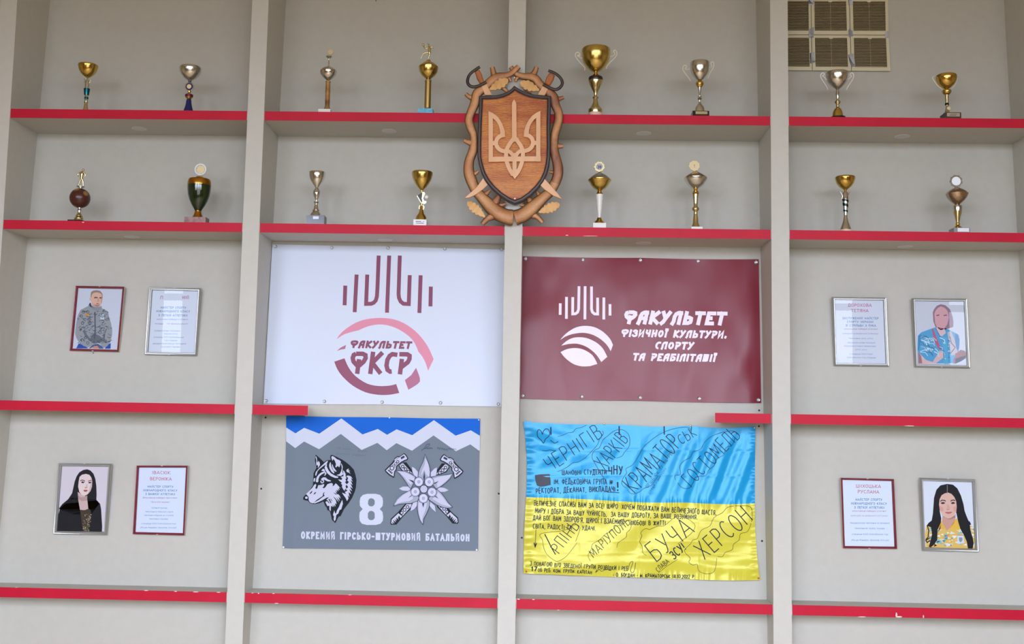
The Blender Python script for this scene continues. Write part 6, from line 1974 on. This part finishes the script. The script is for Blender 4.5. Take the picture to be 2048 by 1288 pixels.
for side in (0, 1):
    mb, sc = MB(), {}
    if side == 0:
        main = [(1037.5, 133, 5.4), (1031, 139.5, 5.6), (1023, 146.5, 6), (1012, 151.5, 7), (1000, 153.5, 9), (990, 157, 10), (979, 166, 10), (966, 177, 10), (955.5, 186, 10.5), (952, 197, 10.5), (950, 206, 10), (945.5, 217, 9.2), (939.8, 231, 8.6), (938, 243, 8.8), (942.5, 258, 8.8), (947, 270, 7.6), (947.5, 288, 8.2), (945.5, 303, 9.4), (939, 320, 9.6), (937.2, 336, 10.6), (939, 350, 11.2), (944.5, 365, 11.2)]
        low = [(944, 364, 11), (952, 381, 10.8), (962, 393, 11), (974, 406, 13), (986, 418, 15), (1000, 428, 15.5), (1012, 433, 15.5), (1022, 435, 16.5), (1026.6, 435.5, 15)]
        stubs = [[(990, 156, 8), (986.5, 144, 5.6), (984.6, 134.5, 4.8)], [(948, 197, 7), (938, 193.5, 4.6), (931.6, 187.6, 3.8)], [(944, 286, 8), (935, 284, 5.2), (928.5, 280.6, 4.2)], [(946, 348, 6), (952, 346.5, 4), (956.2, 342.4, 3)],
                 [(966, 393, 8), (974, 386, 5), (980.4, 380, 2.4)], [(986, 411, 10), (993, 401, 8), (998, 391, 4.5)], [(993, 415, 8), (1003, 410, 4), (1014, 407.2, 1.8)], [(985, 432, 9), (974, 438, 6), (964.5, 448.6, 5)], [(1012, 152, 5), (1019, 157, 3.4), (1021.6, 162.4, 3)], [(1003, 174, 5), (1009, 178, 4.4), (1014, 183, 4)]]
    else:
        main = [(1021.6, 134, 4.8), (1027, 141, 5), (1034, 148.5, 5.6), (1047, 152.6, 7), (1060, 153.8, 8.6), (1071, 158, 9), (1078.5, 168, 9), (1089, 178, 9.4), (1101, 187.5, 9.6), (1108, 197, 10), (1110.6, 210, 9.2), (1116.5, 224, 8.8), (1117.5, 239, 9), (1114, 253, 9), (1110, 267, 8.8), (1108, 284, 9), (1108.5, 303, 9.4), (1113.2, 321, 9.6), (1116, 336, 10.4), (1115.4, 351, 10.4), (1110, 367, 10)]
        low = [(1111, 364, 10.2), (1100, 383, 10.6), (1088, 394, 11), (1076, 405, 12.6), (1062, 418, 14.5), (1049, 428, 15), (1038, 433, 15), (1029.8, 435.5, 16)]
        stubs = [[(1064, 154, 8), (1070, 143, 5.6), (1073, 134.5, 4.8)], [(1110, 199, 7), (1119, 197.5, 4.8), (1127.4, 194.6, 3.8)], [(1111, 291, 8), (1119, 292.5, 5.2), (1126, 292, 4.2)], [(1110, 345, 6), (1104, 344.4, 4), (1099, 343.4, 3)],
                 [(1086, 396, 8), (1078, 390, 5), (1074, 383, 2.4)], [(1068, 411, 10), (1060, 402, 7), (1055, 394, 3.6)], [(1060, 417, 8), (1051, 412, 4), (1041, 410, 1.8)], [(1066, 430, 8), (1076, 435, 5.4), (1085, 445.4, 4.4)], [(1040, 152, 5), (1033, 157, 3.4), (1032, 163, 3)], [(1050, 176, 5), (1058, 182, 4.4), (1064, 184, 4)]]
    y0 = -.020 - (.004 if side == 0 else 0)
    limb(mb, sc, main, y0, BRANCH); limb(mb, sc, low, y0, BRANCHL, flat=.5)
    for s_ in stubs:
        i0 = limb(mb, sc, s_, y0 + (.002 if side else .001), BRANCH, seg=10, k=2)
    mb.build('branch_wreath', EM, smooth=60, attr=sc)

# shield: charred frame and chip-carved panel
SHL = E_(C1, [(820, 385), (780, 430), (720, 475), (640, 510), (550, 530), (450, 535), (290, 540), (285, 700), (270, 1000), (263, 1288)]) + E_(C3, [(250, 250), (275, 370), (310, 480), (370, 590), (450, 690), (560, 790), (680, 870), (785, 915)])
SHR = E_(C4, [(180, 873), (300, 790), (400, 692), (478, 592), (530, 480), (560, 370), (576, 250), (582, 100)]) + E_(C2, [(612, 1000), (620, 700), (622, 540), (520, 535), (400, 525), (300, 505), (220, 475), (140, 435)])
outl = [FP(x, y, -.048) for x, y in SHL + SHR]
inn = inset3(outl, 7.2 * PXM)
mb = MB(); mb.plate(outl, .030, DARKW, holes=[inn], bevel=.004)
mb.build('shield_frame', EM, smooth=35)
mb = MB(); sc = {}
pan = [p + Vector((0, .006, 0)) for p in inset3(outl, 6.4 * PXM)]
mb.plate(pan, .020, chip_carved()); mb.build('carved_panel', EM, smooth=0)
mb = MB()
bead = [p + Vector((0, .003, 0)) for p in inset3(outl, 8.0 * PXM)]
mb.tube(bead, .0012, noise_mat('bead_wood', (150, 88, 44), (170, 104, 54), 20), seg=6, closed=True); mb.build('inner_bead', EM, smooth=60)

# trident
mb = MB()
YF = -.054
TK = [0]


def yf():
    TK[0] += 1
    return YF - .00018 * TK[0]


def tribbon(path, w, k=3):
    p = smooth_path(path, k) if k else path
    L_, R_ = ribbon(p, w)
    yy = yf()
    a = [FP(x, y, yy) for x, y in L_]; b = [FP(x, y, yy) for x, y in R_]
    d = Vector((0, .012, 0))
    mb.quadgrid([[q, r] for q, r in zip(b, a)], PALEW)
    mb.quadgrid([[q, q + d] for q in a], PALEW); mb.quadgrid([[q + d, q] for q in b], PALEW)
    for e in (0, -1):
        mb.face([a[e], b[e], b[e] + d, a[e] + d], PALEW)


def tpoly(pts):
    yy = yf()
    q = [FP(x, y, yy) for x, y in pts]
    ar = sum(q[i].x * q[(i + 1) % len(q)].z - q[(i + 1) % len(q)].x * q[i].z for i in range(len(q)))
    mb.plate(q if ar > 0 else list(reversed(q)), .012, PALEW)


AX = 1029.0
tpoly([(1028.1, 198.6), (1025.2, 203), (1023.8, 207.5), (1024.2, 280), (1029, 284), (1033.4, 280), (1032.6, 207.5), (1031, 203)])
for s in (-1, 1):
    mir = (lambda pts: pts) if s < 0 else (lambda pts: [(2 * AX - p[0], p[1] - .6) + tuple(p[2:]) for p in pts])
    tpoly(mir([(977.0, 222.2), (985.6, 229), (985.7, 323.6), (977.3, 323.6)]) if s < 0 else list(reversed(mir([(977.0, 222.2), (985.6, 229), (985.7, 323.6), (977.3, 323.6)]))))
    blade = [(977.2, 222.2), (985.5, 226.2), (994, 232.2), (1000, 240), (1004.6, 248), (1008, 257), (1009.8, 264), (1010.4, 273.6), (1004.5, 274.6), (1000.8, 270), (1000.6, 266.5), (999.9, 260), (997.6, 252), (994.6, 246), (990.6, 240.6), (985.6, 236.4), (981, 240)]
    tpoly(mir(blade) if s < 0 else list(reversed(mir(blade))))
    tribbon(mir([(1005.5, 270.4), (999.5, 272.6), (994.4, 277.4), (992.2, 284), (992.8, 290.4), (996, 296), (1002, 300.6), (1010.5, 303)]), 8.0)
    tribbon(mir([(983, 286.4), (990, 286.4)]), 8.6, 0)
    tribbon(mir([(1027.4, 277), (1021.4, 284.6), (1015.6, 294), (1012.4, 304), (1012.6, 316), (1015, 328), (1019.8, 339.6), (1026.6, 350.6)]), 8.0)
    tribbon(mir([(1013.5, 300.5), (1020.5, 304.6), (1025.4, 310.4), (1027.6, 318)]), 7.2)
tribbon([(977.3, 318.6), (1081.6, 317.4)], 9.8, 0)
tribbon([(1028.9, 306), (1029.3, 352)], 8.2, 0)
tpoly([(1018.6, 341), (1023.5, 349.5), (1029.7, 358.4), (1035.6, 349.5), (1040, 340.6), (1032, 346), (1026, 346)])
mb.build('trident', EM, smooth=0)

# sabres
for side in (0, 1):
    pl = lambda nm, pts, y, d, m, b=.0015: None
    if side == 0:
        guard = E_(C1, [(300, 105, 3.0), (232, 148, 3), (160, 205, 3), (122, 270, 3.1), (115, 340, 3.2), (150, 392, 3.3), (215, 408, 3.3), (300, 385, 3.1), (400, 335, 2.8)])
        grip = E_(C1, [(222, 178), (262, 150), (292, 142), (330, 215), (352, 290), (372, 330), (345, 350), (308, 362), (255, 280), (240, 220)])
        blade1 = E_(C1, [(325, 398), (402, 362), (487, 532), (380, 532)])
        blade2 = E_(C3, [(330, 546), (397, 640), (330, 705), (220, 785), (130, 825), (62, 831), (130, 770), (232, 680)])
    else:
        guard = E_(C2, [(582, 160, 3.0), (680, 200, 3), (750, 255, 3), (789, 320, 3.1), (785, 380, 3.2), (740, 430, 3.3), (680, 448, 3.3), (600, 420, 3.1), (500, 370, 2.8)])
        grip = list(reversed(E_(C2, [(600, 188), (640, 205), (678, 226), (660, 290), (630, 340), (600, 392), (560, 374), (523, 350), (550, 260)])))
        grip = list(reversed(grip))
        blade1 = E_(C2, [(495, 390), (577, 440), (527, 537), (418, 527)])
        blade2 = E_(C4, [(487, 544), (592, 660), (690, 770), (744, 847), (620, 797), (500, 712), (423, 636)])
    def up(pts, y):
        q = [FP(p[0], p[1], y) for p in pts]
        ar = sum(q[i].x * q[(i + 1) % len(q)].z - q[(i + 1) % len(q)].x * q[i].z for i in range(len(q)))
        return q if ar > 0 else list(reversed(q))
    mb = MB(); mb.plate(up(blade1, -.036), .010, PALEW, bevel=.0015); mb.build('sabre_blade', EM, smooth=35)
    mb = MB(); mb.plate(up(blade2, -.042), .010, PALEW, bevel=.0015); mb.build('sabre_blade', EM, smooth=35)
    mb = MB(); mb.plate(up(grip, -.038), .016, GRIP, bevel=.004); mb.build('sabre_grip', EM, smooth=35)
    gp = smooth_path(guard, 3)
    mb = MB(); mb.tube([FP(p[0], p[1], -.038) for p in gp], [p[2] * PXM for p in gp], GUARD, seg=10, flat=.8); mb.build('sabre_guard', EM, smooth=60)


def oak_leaf(base, tip, hw, y, lobes=4):
    """lobed leaf with a raised midrib"""
    bx, by = base; tx, ty = tip
    d = Vector((tx - bx, ty - by)); Ln = d.length; d.normalize(); nrm = Vector((-d.y, d.x))
    n = 44
    prof = []
    for i in range(n + 1):
        t = i / n
        env = hw * (math.sin(math.pi * min(1, t * .93 + .04)) ** .7) * (.55 + .5 * t)
        lob = 1 - .26 * abs(math.sin(math.pi * (t * (lobes + .5)))) ** 4
        prof.append(max(.5, env * lob))
    mb = MB()
    rows = []
    for sgn_steps in (-1, -.5, 0, .5, 1):
        row = []
        for i in range(n + 1):
            t = i / n
            x = bx + d.x * Ln * t + nrm.x * prof[i] * sgn_steps; yy = by + d.y * Ln * t + nrm.y * prof[i] * sgn_steps
            hgt = .006 * (1 - abs(sgn_steps)) + .0035 * abs(sgn_steps) - .0015 * (1 if sgn_steps == 0 else 0) + .0012 * math.sin(t * 26) * abs(sgn_steps)
            row.append(FP(x, yy, y - hgt))
        rows.append(row)
    mb.quadgrid(rows, LEAFW)
    rim = rows[0] + list(reversed(rows[-1]))
    d2 = [Vector((p.x, y + .004, p.z)) for p in rim]
    mb.quadgrid([rim + [rim[0]], d2 + [d2[0]]], LEAFW)
    mb.build('oak_leaf', EM, smooth=45, recalc=True)


oak_leaf((979, 179), (1016, 158.8), 12.5, -.036); oak_leaf((1078.5, 180.5), (1040.6, 164.6), 12.5, -.032)
oak_leaf((970, 434), (935, 404), 11.5, -.036, 5); oak_leaf((1078, 424.5), (1119, 408), 12.5, -.034, 5)
for (x, y, r, yy) in ((1029.7, 397.2, 1.9, -.05), (1028.9, 155.2, 1.6, -.02)):
    mb = MB(); mb.ball(FP(x, y, yy), r * PXM, solid('bright_screw', (240, 240, 240), .3, .3), seg=12, sy=.6); mb.build('screw_head', EM)
